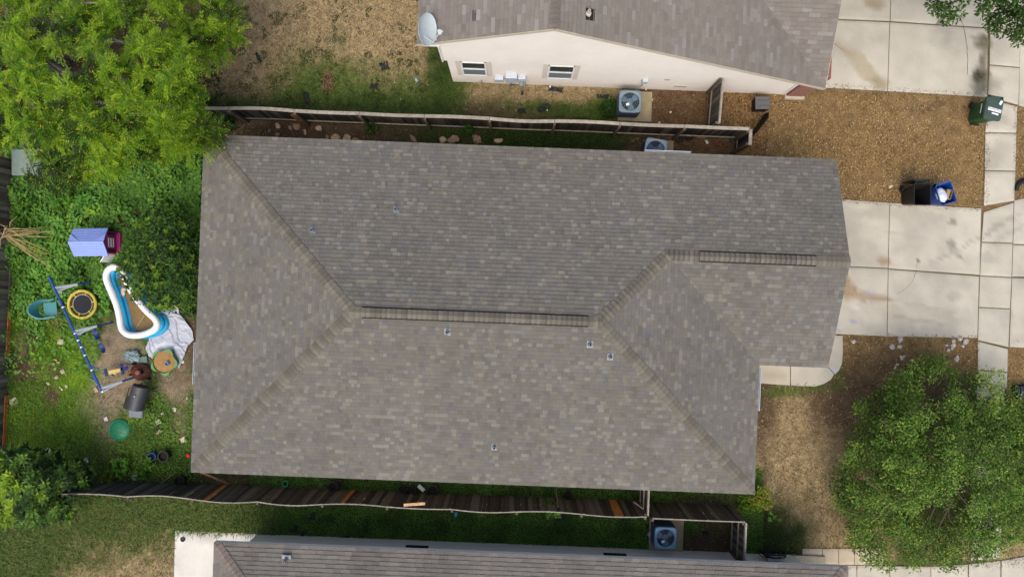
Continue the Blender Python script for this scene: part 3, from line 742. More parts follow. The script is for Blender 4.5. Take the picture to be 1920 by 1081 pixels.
def nwindow(xl, xr, zb, zt):
    a = P(xl, 139, zb).x; b = P(xr, 140, zb).x; cx = (a + b) / 2; w = b - a; h = zt - zb; y = VW
    tr = MB().box((cx, y - .012, (zb + zt) / 2), (w + .36, .024, h + .2)).build('window', TRIM, nh)
    f = MB()
    for dx in (-1, 1): f.box((cx + dx * (w / 2 - .03), y - .03, (zb + zt) / 2), (.07, .05, h))
    for z_ in (zb + .025, (zb + zt) / 2, zt - .025): f.box((cx, y - .03, z_), (w, .056, .05))
    f.build('window_frame', WHITE, tr)
    MB().box((cx, y - .024, zb + h * .75), (w - .1, .012, h / 2 - .05)).build('pane', DARKGLASS, tr)
    MB().box((cx, y - .026, zb + h * .25), (w - .1, .012, h / 2 - .05)).build('pane', SCREEN, tr)
nwindow(868, 914, 1.0, 2.45); nwindow(1025, 1073, 1.0, 2.45)
BOXB = mat('meter_box', srgb(196, 208, 218, .8), .5, .06, 8, metal=.2)
def wbox(x, w, zb, h, d=.16, m=BOXB, name='meter_box'):
    u = P(x, 146, zb).x
    return MB().box((u, VW - d / 2, zb + h / 2), (w, d, h)).build(name, m, nh, bevel=.012)
wbox(936, .33, .62, .34); mbx = wbox(959, .42, .72, .62, .2); wbox(978, .3, .7, .45)
MB().lathe([(.09, 0), (.09, .07), (.07, .09)], 16, c=(P(978, 146, .9).x, VW - .24, .78)).build('electric_meter', METAL, mbx, smooth=40)
for x in (958, 984):
    u = P(x, 150, .3).x; MB().tube([(u, VW - .07, .8), (u, VW - .07, 0)], .035, 8).build('conduit', METAL if x == 958 else BOXB, nh, smooth=40)
u = P(903, 152, .4).x; MB().tube([(u - .12, VW - .1, .42), (u, VW - .12, .44), (u, VW - .05, .44), (u, VW - .04, .0)], .014, 6).build('tap_pipe', METAL, nh, smooth=40)
wbox(1208, .22, 1.0, .3, .12, BOXB, 'disconnect_box'); u = P(1208, 146, 1.).x
MB().tube([(u, VW - .06, 1.), (u - .05, VW - .1, .7), (u - .25, VW - .25, .5)], .018, 6).build('conduit', METAL, nh, smooth=40)
MB().lathe([(.1, 0), (.1, .02), (.05, .03)], 14, c=(0, 0, 0)).build('wall_vent', FASCIA, nh, loc=(P(1251, 148, 1.3).x, VW - .0, 1.3)).rotation_euler = (R(90), 0, 0)
MB().box((P(1275, 160, .5).x, VW - .012, .55), (.45, .024, .16)).build('wall_vent', FASCIA, nh)
# roof furniture and the torn patch on the west slope
p = P(893, 27, 5.2); zz = zw(p.x)
for dx, c in ((-.07, srgb(92, 88, 88, .8)), (.07, srgb(160, 150, 146, .8))):
    sl = math.atan(pl); o = MB().box((0, 0, .016), (.13, .34, .012), col=c).build('patch_shingle', SHINGLE, nh, loc=(p.x + dx, p.y, zw(p.x + dx))); o.rotation_euler = (0, -sl, 0)
p = P(1103, 28, 5.6); zz = ze(p.x)
fl = MB().box((0.06, 0, .01), (.3, .36, .014)).build('pipe_flashing', VENTBLK, nh, loc=(p.x, p.y, zz)); fl.rotation_euler = (0, math.atan(pr), 0)
MB().lathe([(.085, -.03), (.08, .1), (.05, .12), (.045, .3), (.03, .3), (.03, .2)], 14, cap0=False).build('vent_pipe', mat('aged_pvc', srgb(208, 200, 184, .8), .6), nh, smooth=40, loc=(p.x, p.y, zz))

# ------------------------------------------------------------------ south neighbour
sh = empty('neighbour_house', (0, 0, 0), label='house with purplish brown hip roof and pale wall cut by the bottom edge', cat='house')
SU0, SU1, SV1, SV0 = -10.06, 12.14, -9.27, -20.5
shw = (SV1 - SV0) / 2; svr = (SV0 + SV1) / 2; szr = ZE + shw * PT
Ts = ([srgb(124, 120, 114, .86), srgb(127, 122, 116, .86), srgb(120, 116, 111, .86), srgb(132, 127, 121, .86)], [30, 26, 22, 12])
sfaces = [([(SU0, SV1), (SU1, SV1), (SU1 - shw, svr), (SU0 + shw, svr)], (SU0, SV1), (0, -1)),
          ([(SU0, SV1), (SU0 + shw, svr), (SU0, SV0)], (SU0, SV0), (1, 0)),
          ([(SU1, SV0), (SU1, SV1), (SU1 - shw, svr)], (SU1, SV0), (-1, 0)),
          ([(SU0, SV0), (SU1, SV0), (SU1 - shw, svr), (SU0 + shw, svr)], (SU0, SV0), (0, 1))]
tabs = []; mb = MB()
for i, (plan, e0, s2) in enumerate(sfaces):
    if i == 0: tabs += tabs_for(plan, e0, ZE, s2, PT, Ts, (.24, .34), bmax=3.0, streak=.22, vis=lambda x, y: y > -10.0)
    elif i < 3: tabs += [t for t in tabs_for(plan, e0, ZE, s2, PT, Ts, (.24, .34), streak=.2, vis=lambda x, y: y > -10.2) if t[1][0][1] > -12.5]
    pos, ab = face_frame(e0, ZE, s2, PT)
    mb.add([pos(*ab(u, v), -0.004) for u, v in plan], [tuple(range(len(plan)))])
mb.build('roof_deck', mat('roof_deck_plum', srgb(112, 103, 99, .8), .95, .1), sh)
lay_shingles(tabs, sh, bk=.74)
CS = [srgb(120, 110, 104, .84), srgb(128, 118, 110, .84)]
d3 = 3.2
ridge_caps(sh, (SU0 + .13, SV1 - .13, ZE + .13 * PT), (SU0 + d3, SV1 - d3, ZE + d3 * PT), nN, nW, CS, name='hip_cap', shade_band=.92)
ridge_caps(sh, (SU1 - .13, SV1 - .13, ZE + .13 * PT), (SU1 - d3, SV1 - d3, ZE + d3 * PT), nN, nE, CS, name='hip_cap', shade_band=.92)
SW0, SW1, SWV = -9.5, 11.3, -9.89
MB().prism([(SW0, SWV), (SW1, SWV), (SW1, SV0 + .5), (SW0, SV0 + .5)], -.05, ZE - .12).build('wall', SID_S, sh)
MB().prism([(SU0 + .01, SV1 - .01), (SU1 - .01, SV1 - .01), (SU1 - .01, SV0), (SU0 + .01, SV0)], ZE - .118, ZE - .1).build('soffit', SOFFIT, sh)
for a, b in (((SU0, SV1), (SU1, SV1)), ((SU0, SV0), (SU0, SV1)), ((SU1, SV0), (SU1, SV1))): fascia((*a, ZE), (*b, ZE), sh, m=WHITE)
for x0, x1, y in ((756, 800, 1024), (1136, 1180, 1042)):
    a, b = P(x0, y, 1.35).x, P(x1, y, 1.35).x; cx = (a + b) / 2
    w_ = MB().box((cx, SWV + .012, 1.25), (b - a + .26, .024, 1.5)).build('window', SID_S, sh)
    MB().box((cx, SWV + .02, 1.25), (b - a, .024, 1.3)).build('pane', DARKGLASS, w_)
p = P(533, 1052, 3.0); zz = ZE + (SV1 - p.y) * PT
fl = MB().box((0, 0, .012), (.32, .34, .014)).build('pipe_flashing', METAL, sh, loc=(p.x, p.y, zz)); fl.rotation_euler = (R(19), 0, 0)
MB().lathe([(.085, -.03), (.06, .1), (.05, .12), (.045, .34), (.03, .34), (.03, .2)], 14, cap0=False).build('vent_pipe', METAL, sh, smooth=40, loc=(p.x, p.y, zz))
MB().prism([(SW1 - .1, SWV + .02), (P(1545, 1055).x, SWV + .02), (P(1545, 1055).x, SWV - 1), (SW1 - .1, SWV - 1)], -.02, .12).build('door_step', mat('step_concrete', srgb(176, 166, 146, .8), .9, .1), sh)
# ------------------------------------------------------------------ fences
WOODV = mat('weathered_wood', attr=True, rough=0.92, var=0.25, scale=7, fine=.22, fscale=40, bump=.5, bscale=50, spec=.1)
def picket_mesh(h, w, c):
    mb = MB(); t = .017
    # dog-eared top
    pr = [(-w / 2, 0), (w / 2, 0), (w / 2, h - .03), (w / 2 - .03, h), (-w / 2 + .03, h), (-w / 2, h - .03)]
    vs = [(a, -t / 2, z) for a, z in pr] + [(a, t / 2, z) for a, z in pr]; n = 6
    mb.add(vs, [tuple(range(n)), tuple(range(n, 2 * n))[::-1]] + [(i, n + i, n + (i + 1) % n, (i + 1) % n) for i in range(n)], c)
    return mb.mesh('picket', WOODV)
DK = [srgb(84, 79, 73, .8), srgb(72, 67, 62, .8), srgb(96, 91, 85, .8), srgb(64, 60, 56, .8), srgb(78, 72, 65, .8), srgb(110, 104, 97, .8)]
PM = [picket_mesh(1.8, .138, c) for c in DK]; PMD = [picket_mesh(1.8, .138, tuple(v * .5 for v in c)) for c in DK]
NEWW = srgb(188, 122, 70, .8); PNEW = picket_mesh(1.83, .14, NEWW)
RAILC = srgb(156, 149, 137, .8); RAILD = srgb(158, 146, 130, .8)
def fence(name, label, pts, side, lean=0.0, h=1.8, rails=(1.72, .95, .3), wave=0.06, new=(), railc=RAILC, span_=2.4, toprail=True, wseed=0, jit=.02, pm=None):
    """pts: plan polyline; rails and posts stand on `side` (+1 left of the direction) of the pickets; lean: top shift to the right of it"""
    e = empty(name, (pts[0][0], pts[0][1], 0), label=label, cat='fence')
    o0 = Vector((pts[0][0], pts[0][1], 0))
    for k in range(len(pts) - 1):
        a = Vector((*pts[k], 0)); b = Vector((*pts[k + 1], 0)); d = b - a; Ln = d.length; d.normalize()
        nrm = Vector((-d.y, d.x, 0)) * side       # towards the rails
        ang = math.atan2(d.y, d.x)
        nspan = max(1, round(Ln / span_)); sl = Ln / nspan
        amps = [random.uniform(-1, 1) * wave for _ in range(nspan)]
        def off(s_, z):
            i = min(int(s_ / sl), nspan - 1); f = s_ / sl - i
            return (amps[i] * math.sin(math.pi * f) - lean) * (z / 1.8)
        n = int(Ln / .142)
        for i in range(n):
            s_ = (i + .5) * Ln / n
            top = off(s_, 1.8); tilt = math.atan2(top, 1.8)
            is_new = any(abs(s_ - q) < w_ for q, w_ in new)
            me = PNEW if is_new else random.choice(pm or PM)
            p = a + d * s_ - o0 + (nrm * -.012 if is_new else Vector())
            o = inst('picket', me, e, p + Vector((0, 0, random.uniform(-.015, .01))))
            M = Matrix.Rotation(ang, 3, 'Z') @ Matrix.Rotation(-tilt * side, 3, 'X') @ Matrix.Rotation(random.gauss(0, .008), 3, 'Y')
            o.rotation_euler = M.to_euler()
            o.scale = (1, 1, h / 1.8 * random.uniform(1 - jit, 1 + jit * .3))
        for z in rails:
            for i in range(nspan):
                seg = []
                for q in range(7):
                    s_ = i * sl + sl * q / 6 * .995
                    seg.append(a + d * s_ + nrm * (.029 + off(s_, z * 1.8 / h)) + Vector((0, 0, z)) - o0)
                mb = MB()
                w_, hh = (.04, .088) if z < 1.4 else (.045, .09)
                rings = [[p + nrm * x * w_ + Vector((0, 0, y * hh)) for x, y in ((-.5, -.5), (.5, -.5), (.5, .5), (-.5, .5))] for p in seg]
                loft(mb, rings, col=jitc(railc if z > 1.4 else RAILD, .85, 1.1))
                mb.build('rail', WOODV, e)
            if z > 1.4 and toprail:      # flat cap board over the top rail
                for i in range(nspan):
                    mb = MB(); rings = []
                    for q in range(7):
                        s_ = i * sl + sl * q / 6 * .992
                        p = a + d * s_ + nrm * (.02 + off(s_, z * 1.8 / h)) + Vector((0, 0, h + .012)) - o0
                        rings.append([p + nrm * x * toprail + Vector((0, 0, y * .02)) for x, y in ((-.5, -.5), (.5, -.5), (.5, .5), (-.5, .5))])
                    loft(mb, rings, col=jitc(railc, .9, 1.1)); mb.build('cap_board', WOODV, e)
        for i in range(nspan + 1):
            p = a + d * min(i * sl, Ln - .05) + nrm * .1 - o0
            t = nrm * off(min(i * sl, Ln - .01), h)
            MB().beam(p, p + t + Vector((0, 0, h - .03)), .088, .088, col=srgb(104, 92, 80, .8), up=d).build('post', WOODV, e)
    return e
def q(x, y, z=0.0): p = P(x, y, z); return (p.x, p.y)
VN = 6.14
fence('wooden_fence', 'dark picket fence with pale capped top rail beside the cream house', [(P(165, 190, 1.8).x, VN + .02), (P(430, 212, 1.8).x, VN), (8.38, VN)], -1, lean=-.02, rails=(1.74, .34), toprail=.12, wave=.05, pm=PMD)
fence('wooden_fence', 'short fence return with pale rail at the end of the capped fence', [(8.42, VN - .05), (8.42, VN - .62)], -1, rails=(1.74, .34), toprail=.12, wave=0, pm=PMD)
fence('wooden_fence', 'short fence running from the cream house wall to the capped fence', [(P(1357, 150, 1.8).x, 7.86), (P(1350, 225, 1.8).x, VN + .1)], -1, rails=(1.72, .4), toprail=.07, wave=0.0, jit=.04)
VS = -8.03
f2 = fence('wooden_fence', 'long wavy picket fence with orange replacement boards along the south side', [(P(116, 926, 1.8).x, VS - .02), (5.2, VS)], -1, lean=-.0, rails=(1.72, .95, .3), toprail=.035, wave=.13,
           new=[(5.18, .08), (10.1, .07), (20.2, .2)])
fence('wooden_fence', 'dark picket fence in front of the blue air conditioner', [(5.42, VS - .03), (8.78, VS - .03)], -1, lean=-.02, rails=(1.72, .95, .3), toprail=.04, wave=.02)
fence('wooden_fence', 'short fence return with pale rails between house eave and wavy fence', [(5.26, VS + .02), (5.26, VS + 1.2)], 1, rails=(1.72, .95, .3), toprail=.05, wave=0)
fence('wooden_fence', 'gate fence with three pale rails beside the coiled black hose', [(8.82, VS - .1), (8.82, -9.75)], -1, rails=(1.72, 1.0, .3), toprail=.06, wave=0)
UWF = P(20, 600).x
wf = fence('wooden_fence', 'grey weathered fence with orange kick boards at the left edge', [(UWF, P(8, 860).y), (UWF + .0, P(10, 300).y)], 1, lean=.0, wave=.05, toprail=.05, pm=[picket_mesh(1.8, .138, tuple(v * 1.5 for v in c)) for c in DK])
for (ya, yb, c, dz) in ((478, 335, srgb(150, 132, 108, .8), 0), (560, 482, srgb(120, 106, 90, .8), 0), (671, 578, NEWW, .02), (832, 740, tuple(.9 * v for v in NEWW), .0)):
    va, vb = P(15, ya).y, P(15, yb).y
    mb = MB().beam((UWF + .035, va, .12 + dz), (UWF + .05, vb, .12), .03, .19, col=c); o = mb.build('kick_board', WOODV); o.parent = wf; o.location = (-UWF, -P(8, 860).y, 0)
# loose planks
def plank(label, a, b, w=.1, t=.025, col=NEWW):
    a = P(*a); b = P(*b); c = (a + b) / 2
    o = MB().beam(a - c, b - c, w, t, col=tuple(v for v in col)).build('plank', WOODV, loc=c)
    return tag(o, label, 'plank', 'loose planks by the fences')
plank('pale plank lying flat along the top of the wavy fence', (757, 946, 1.82), (797, 943, 1.82), .1, .03, srgb(208, 170, 130, .8))
plank('light brown plank leaning from the roof corner to the ground', (376, 884, .9), (430, 907, .05), .07, .03, srgb(150, 116, 84, .8))
plank('brown plank leaning on the capped fence over the rubble', (547, 215, 1.4), (576, 241, .05), .09, .04, srgb(128, 86, 58, .8))
plank('thin pale stick leaning on the fence near the short return', (1188, 940, 1.0), (1207, 954, 1.5), .04, .02, srgb(170, 158, 140, .8))
plank('thin grey stake leaning on the wavy fence behind the leafy weed', (1042, 914, .1), (1046, 950, 1.6), .04, .03, srgb(130, 116, 100, .8))
plank('straw coloured board lying under the big yellow green tree', (150, 316, .5), (190, 318, .45), .62, .03, srgb(150, 138, 84, .8))
ORD = 'first second third fourth fifth sixth seventh eighth ninth tenth eleventh twelfth thirteenth fourteenth fifteenth sixteenth seventeenth eighteenth'.split()
def nth(xs_, i): return ORD[sorted(range(len(xs_)), key=lambda k_: xs_[k_][0]).index(i)]
# ------------------------------------------------------------------ air conditioners
ACT = mat('ac_top', srgb(128, 156, 178, .8), .5, .08, 6, metal=.2, spec=.4); ACB = mat('ac_body', srgb(70, 84, 98, .8), .5, .15, 8, metal=.2); ACD = mat('ac_inside', srgb(30, 40, 48, .8), .6, .1); ACF = mat('ac_fan', srgb(92, 126, 146, .8), .4, .1, metal=.2)
def condenser(loc, label, s=.8, h=.8, rz=0.0, top=ACT):
    e = empty('air_conditioner', loc, rz, label, 'air conditioner', 'outdoor air conditioners')
    mb = MB(); loft(mb, [[(x, y, z) for x, y in rounded_rect(s * k, s * k, .09)] for z, k in ((0, 1), (.03, 1), (h - .09, 1))]); mb.build('body', ACB, e, smooth=40)
    lv = MB()
    for i in range(13):
        z = .08 + i * (h - .2) / 13
        loft(lv, [[(x, y, zz) for x, y in rounded_rect(s * k, s * k, .09)] for zz, k in ((z, 1.002), (z + .012, 1.022), (z + .03, 1.002))], cap0=False, cap1=False)
    lv.build('louvre', ACB, e, smooth=40)
    n = 40; r_ = s * .41
    def sq(w): return [(w / 2 * math.copysign(abs(math.cos(t)) ** .32, math.cos(t)), w / 2 * math.copysign(abs(math.sin(t)) ** .32, math.sin(t))) for t in [2 * math.pi * (k + .5) / n for k in range(n)]]
    ro = sq(s * 1.03)
    circ = [(r_ * math.cos(2 * math.pi * (k + .5) / n), r_ * math.sin(2 * math.pi * (k + .5) / n)) for k in range(n)]
    t = MB(); rr = sq(s * .99)
    loft(t, [[(x, y, h - .1) for x, y in ro], [(x, y, h - .015) for x, y in ro], [(x, y, h) for x, y in rr], [(x * 1.06, y * 1.06, h + .004) for x, y in circ], [(x, y, h - .012) for x, y in circ], [(x, y, h - .085) for x, y in circ]], cap0=False, cap1=False)
    t.build('top_cover', top, e, smooth=50)
    MB().lathe([(r_ + .01, h - .088), (.001, h - .088)], 24, cap0=False, cap1=False).build('fan_well', ACD, e)
    f = MB().lathe([(.11, h - .085), (.11, h - .04), (.08, h - .03), (.0, h - .028)], 18, c=(0, s * .03, 0), cap1=False).build('fan_motor', ACF, e, smooth=40)
    for k in range(3):
        a = R(120 * k + 40); b = MB()
        vs = []
        for r2, wd in ((.09, .05), (r_ * .6, .10), (r_ * .93, .12)):
            for sg in (-1, 1): vs.append((r2 * math.cos(a) - sg * wd * math.sin(a), r2 * math.sin(a) + sg * wd * math.cos(a), h - .06 + sg * .02))
        b.add(vs, [(0, 2, 3, 1), (2, 4, 5, 3)]); b.build('fan_blade', ACF, e)
    g = MB()
    for k in range(16):
        a = 2 * math.pi * k / 16; g.tube([(.05 * math.cos(a), .05 * math.sin(a), h + .012), (r_ * 1.02 * math.cos(a), r_ * 1.02 * math.sin(a), h + .004)], .003, 4, caps=False)
    for r2 in (.12, .2, .27): g.tube([(r2 * math.cos(2 * math.pi * k / 28), r2 * math.sin(2 * math.pi * k / 28), h + .011) for k in range(28)], .003, 4, closed=True)
    g.build('fan_guard', METAL, e)
    MB().box((-.1, -.12, h + .016), (.12, .09, .012), rz=.4).build('guard_plate', WHITE, e)
    return e
PADM = mat('pad_concrete', srgb(164, 152, 122, .8), .9, .22, 3, bump=.2)
def pad(x0, y0, x1, y1, label):
    a = P(x0, y0, .08); b = P(x1, y1, .08); c = (a + b) / 2
    o = MB().box((0, 0, 0), (abs(b.x - a.x), abs(b.y - a.y), .12)).build('equipment_pad', PADM, loc=(c.x, c.y, .04), bevel=.01)
    return tag(o, label, 'concrete pad')
pad(1160, 170, 1221, 229, 'concrete pad under the air conditioner beside the cream house')
pad(1218, 972, 1280, 1034, 'concrete pad under the air conditioner by the bottom house')
pad(1206, 262, 1262, 292, 'concrete pad under the air conditioner half hidden by the main roof')
c = P(1182, 190, .9); condenser((c.x, c.y, .1), 'grey blue air conditioner on a pad beside the cream house wall', .82, .8, top=mat('ac_top_dull', srgb(122, 140, 152, .8), .5, .1, 6, metal=.2))
c = P(1230, 280, .9); condenser((c.x, c.y, .1), 'pale blue air conditioner half hidden under the main roof edge', .82, .75, R(-8), top=mat('ac_top_pale', srgb(156, 176, 196, .8), .5, .08, 6, metal=.2))
c = P(1248, 1008, .9); condenser((c.x, c.y, .1), 'bright blue air conditioner between the fence and the bottom house', .8, .82, top=mat('ac_top_blue', srgb(120, 160, 190, .8), .45, .06, 6, metal=.2))

# ------------------------------------------------------------------ wheeled bins
def bin_body(e, m, w, d, h, floor=True):
    mb = MB(); rr = lambda k, z, r=.06: [(x, y, z) for x, y in rounded_rect(w * k, d * k, r)]
    loft(mb, [rr(.72, .02), rr(.76, .1), rr(.97, h - .1), rr(1.0, h - .09), rr(1.06, h - .06), rr(1.06, h), rr(.98, h), rr(.94, h - .1), rr(.7, .1)], cap1=True)
    b = mb.build('body', m, e, smooth=35)
    hd = MB(); hd.tube([(-w * .4, d * .52, h - .04), (-w * .4, d * .62, h - .02), (w * .4, d * .62, h - .02), (w * .4, d * .52, h - .04)], .018, 8); hd.build('handle', m, e, smooth=40)
    for s_ in (-1, 1):
        wh = MB(); wh.lathe([(.05, -.03), (.125, -.03), (.13, 0), (.125, .03), (.05, .03)], 18); o = wh.build('wheel', BLACK, e, smooth=40, loc=(s_ * w * .44, d * .42, .13)); o.rotation_euler = (0, R(90), 0)
    return b
GRN = mat('green_plastic', srgb(22, 84, 48, .8), .42, .12, 5, spec=.4); GRNL = mat('green_lid', srgb(66, 84, 76, .8), .5, .12, 5); BLU = mat('blue_plastic', srgb(18, 74, 160, .8), .4, .1, 5, spec=.4); STICK = mat('sticker', srgb(226, 232, 236, .85), .5, .04); INK = mat('ink', srgb(70, 80, 96), .7, .1)
c = P(1862, 204, 1.05)
e = empty('trash_bin', (c.x, c.y, .02), R(-8), 'green wheeled bin with closed grey lid and white stickers on the sidewalk edge', 'trash bin')
bin_body(e, GRN, .6, .78, 1.02)
lid = MB(); rr = lambda k, kd, z: [(x, y + .0, z) for x, y in rounded_rect(.66 * k, .86 * kd, .08)]
loft(lid, [rr(1, 1, 1.0), rr(1.0, 1, 1.05), rr(.95, .95, 1.085), rr(.8, .8, 1.09), rr(.78, .78, 1.102)]); l = lid.build('lid', GRNL, e, smooth=35)
MB().box((.02, -.06, 1.106), (.5, .12, .004), rz=R(-6)).build('sticker', STICK, l)
for k in range(9): MB().box((-.18 + k * .05, -.06 - (k - 4) * -.0 + (.03 if k % 3 == 0 else .005) - (k * .05 - .2) * .1, 1.110), (.034, .022 if k % 2 else .034, .002), rz=R(-6)).build('sticker_print', INK, l)
MB().box((.06, -.2, 1.106), (.26, .06, .004), rz=R(-6)).build('sticker', STICK, l)
MB().box((.2, .24, 1.108), (.09, .17, .006), rz=R(-22)).build('paper_scrap', STICK, l)
MB().tube([(-.26, .42, 1.07), (.26, .42, 1.07)], .012, 6).build('hinge_bar', BLACK, e)
for s_ in (-1, 1): MB().box((s_ * .24, .43, 1.06), (.07, .09, .07)).build('hinge', BLACK, e, bevel=.01)
MB().box((-.298, .02, .8), (.012, .36, .05), ry=R(-7)).build('sticker', STICK, e)
MB().box((0, -.37, .12), (.3, .05, .12)).build('foot_step', BLACK, e)

c = P(1729, 364, 1.0)
e = empty('trash_bin', (c.x, c.y, 0), R(2), 'black wheeled bin standing open and empty beside the driveway', 'trash bin')
bin_body(e, BLACK, .6, .78, 1.02)
lid = MB(); loft(lid, [[(x, y0, z) for x, z in rounded_rect(.64, .8, .07, cy=.62)] for y0 in (.5, .54, .56)]); lid.build('lid', BLACK, e, smooth=35)
MB().box((-.262, -.06, .9), (.012, .3, .09), ry=R(-8)).build('sticker', INK, e)
c = P(1773, 363, .95)
e = empty('recycling_bin', (c.x, c.y, 0), R(19), 'open blue recycling bin full of rubbish next to the black bin', 'recycling bin')
bin_body(e, BLU, .58, .74, .98)
o = MB(); n = 18
def blob(mb, c, r, seed, sq=(1, 1, 1), n1=14, n2=9, amp=.3, col=None):
    vs = []; fs = []
    for i in range(n2 + 1):
        th = math.pi * i / n2
        for k in range(n1):
            ph = 2 * math.pi * k / n1
            d = Vector((math.sin(th) * math.cos(ph), math.sin(th) * math.sin(ph), math.cos(th)))
            f = 1 + amp * (float(fnoise(np.array(d.x * 2 + seed * 3.1 + d.z), np.array(d.y * 2 + d.z * 1.7), 1.4, seed)) - .5) * 2
            vs.append((c[0] + d.x * r * f * sq[0], c[1] + d.y * r * f * sq[1], c[2] + d.z * r * f * sq[2]))
    for i in range(n2):
        for k in range(n1):
            l = (k + 1) % n1; fs.append((i * n1 + k, (i + 1) * n1 + k, (i + 1) * n1 + l, i * n1 + l))
    return mb.add(vs, fs, col)
BAGM = mat('plastic_bag', srgb(206, 216, 228, .85), .35, .15, 8, bump=.9, bscale=14, spec=.5)
M_ = Matrix.Rotation(R(19), 3, 'Z')
def in_bin(x, y, z): v = M_ @ Vector((x, y, z)); return (c.x + v.x, c.y + v.y, v.z)
o = MB(); blob(o, (0, 0, 0), .2, 3, (.95, 1.5, .8)); tag(o.build('garbage_bag', BAGM, smooth=60, loc=in_bin(-.1, -.02, .84), rz=R(19)), 'white plastic bag of rubbish inside the blue bin', 'garbage bag')
CARD = mat('cardboard', srgb(168, 140, 100, .8), .85, .12, 6)
o = MB(); 
for dx in (-.1, .1): o.box((dx, 0, 0), (.012, .34, .3))
for dy in (-.17, .17): o.box((0, dy, 0), (.21, .012, .3))
o.box((0, 0, -.14), (.2, .34, .012)); o.box((-.05, .0, .15), (.012, .33, .12), ry=R(60))
o = o.build('cardboard_box', CARD, loc=in_bin(.12, -.06, .8), rz=R(19 - 32)); tag(o, 'open brown cardboard box inside the blue bin', 'cardboard box')

# ------------------------------------------------------------------ satellite dish
DISH = mat('dish_grey', srgb(192, 204, 206, .82), .5, .06, 5, spec=.4)
p = P(806, 60, 4.9); ps = Vector((p.x - .1, p.y - .1, zw(p.x - .1)))
e = empty('satellite_dish', ps, 0, 'pale grey oval satellite dish on the corner of the brown roof', 'satellite dish')
dd = MB(); rings = []
ax = Vector((.82, -.1, .62)).normalized(); t1 = Vector((.12, 1, 0)).normalized(); t1 = (t1 - ax * t1.dot(ax)).normalized(); t2 = ax.cross(t1)
ctr = Vector((0.05, .12, .52))
for k, dp in ((1.0, .0), (.97, -.012), (.8, -.05), (.55, -.085), (.28, -.108), (.05, -.115)):
    rings.append([ctr + ax * dp + t1 * math.cos(2 * math.pi * i / 32) * .50 * k + t2 * math.sin(2 * math.pi * i / 32) * .40 * k for i in range(32)])
back = [[q_ - ax * .018 for q_ in r_] for r_ in rings[::-1]]
loft(dd, back + rings, cap0=True, cap1=True); dd.build('reflector', DISH, e, smooth=60)
lp = ctr + ax * .52 + Vector((0, -.14, 0))
MB().tube([ctr - ax * .1 - t1 * .2, ctr + ax * .02 - t1 * .30 - t2 * .30, lp], .022, 8).build('feed_arm', DISH, e, smooth=40)
MB().box(lp, (.12, .16, .1), rz=.3).build('feed_horn', DISH, e, bevel=.02); MB().box(lp + Vector((.07, .02, .02)), (.08, .07, .07), rz=.3).build('feed_horn', DISH, e, bevel=.02)
MB().tube([ctr - ax * .13, (.0, .05, .25), (0, 0, .01)], .025, 8).build('mast', METAL, e, smooth=40)
o = MB().box((0, 0, .012), (.22, .16, .012)).build('mount_plate', METAL, e); o.rotation_euler = (0, -math.atan(pl), 0)
# grey storage box by the brick corner, black sheet at the fence end
p = P(1430, 193, .5)
e = empty('storage_box', (p.x, p.y, 0), R(3), 'dark grey lidded box beside the brick corner of the cream house', 'storage box')
MB().box((0, 0, .24), (.5, .44, .48), taper=1.05).build('body', BLACK, e, bevel=.015)
MB().box((0, 0, .5), (.56, .48, .05)).build('lid', mat('grey_lid', srgb(96, 98, 100, .8), .6, .1), e, bevel=.012)
for k in (-.1, .1): MB().box((0, k, .528), (.5, .012, .008)).build('lid_rib', BLACK, e)
pts = [P(1383, 279), P(1406, 252), P(1420, 233), P(1433, 214)]
mb = MB(); rings = [[p_ + Vector((s_, 0, 0)) + Vector((0.0, 0, z)) for s_, z in ((0, .0), (.02, .0), (.06 + .02, h_), (.06, h_))] for p_, h_ in zip(pts, (.5, .85, .95, .3))]
loft(mb, rings); tag(mb.build('plastic_sheet', mat('black_sheet', srgb(22, 22, 24), .6, .2, 8), smooth=30), 'black plastic sheet standing at the end of the capped fence', 'plastic sheet')

# ------------------------------------------------------------------ back garden toys
BLUEM = mat('blue_steel', srgb(28, 72, 164, .82), .4, .1, 6, spec=.45); WHTM = mat('white_steel', srgb(246, 247, 248, .93), .4, .06, 6)
NAVY = mat('navy_plastic', srgb(24, 44, 120, .8), .45, .1, 6)
ZB = 1.5
a = P(92, 518, ZB); b = P(190, 732, ZB); bd = (b - a).normalized(); sd = Vector((bd.y, -bd.x, 0)); sd = sd if sd.x > 0 else -sd
e = empty('swing_set', ((a.x + b.x) / 2, (a.y + b.y) / 2, 0), 0, 'blue and white metal swing set frame in the weedy garden', 'swing set'); o0 = e.location.copy()
MB().tube([a - o0, b - o0], .042, 10).build('top_beam', BLUEM, e, smooth=40)
for t in (.1, .48, .98):
    m_ = a + (b - a) * t - o0; m_.z = ZB
    for s_ in (1, -1):
        foot = Vector((m_.x, m_.y, 0)) + sd * .6 * s_; mid = m_ + (foot - m_) * .55
        l = MB().tube([m_, mid], .05, 8).build('leg', WHTM, e, smooth=40)
        MB().tube([mid, foot], .032, 8).build('leg_foot', BLUEM, l, smooth=40)
        MB().tube([m_ + bd * .14 - Vector((0, 0, .02)), mid], .034, 8).build('brace', WHTM, e, smooth=40)
for t in (.27, .5, .56, .62, .69, .82):
    m_ = a + (b - a) * t - o0; MB().tube([m_ - bd * .02, m_ + bd * .02], .05, 8).build('clamp', WHTM, e, smooth=40)
ROPE = mat('rope', srgb(206, 200, 176, .8), .8, .1)
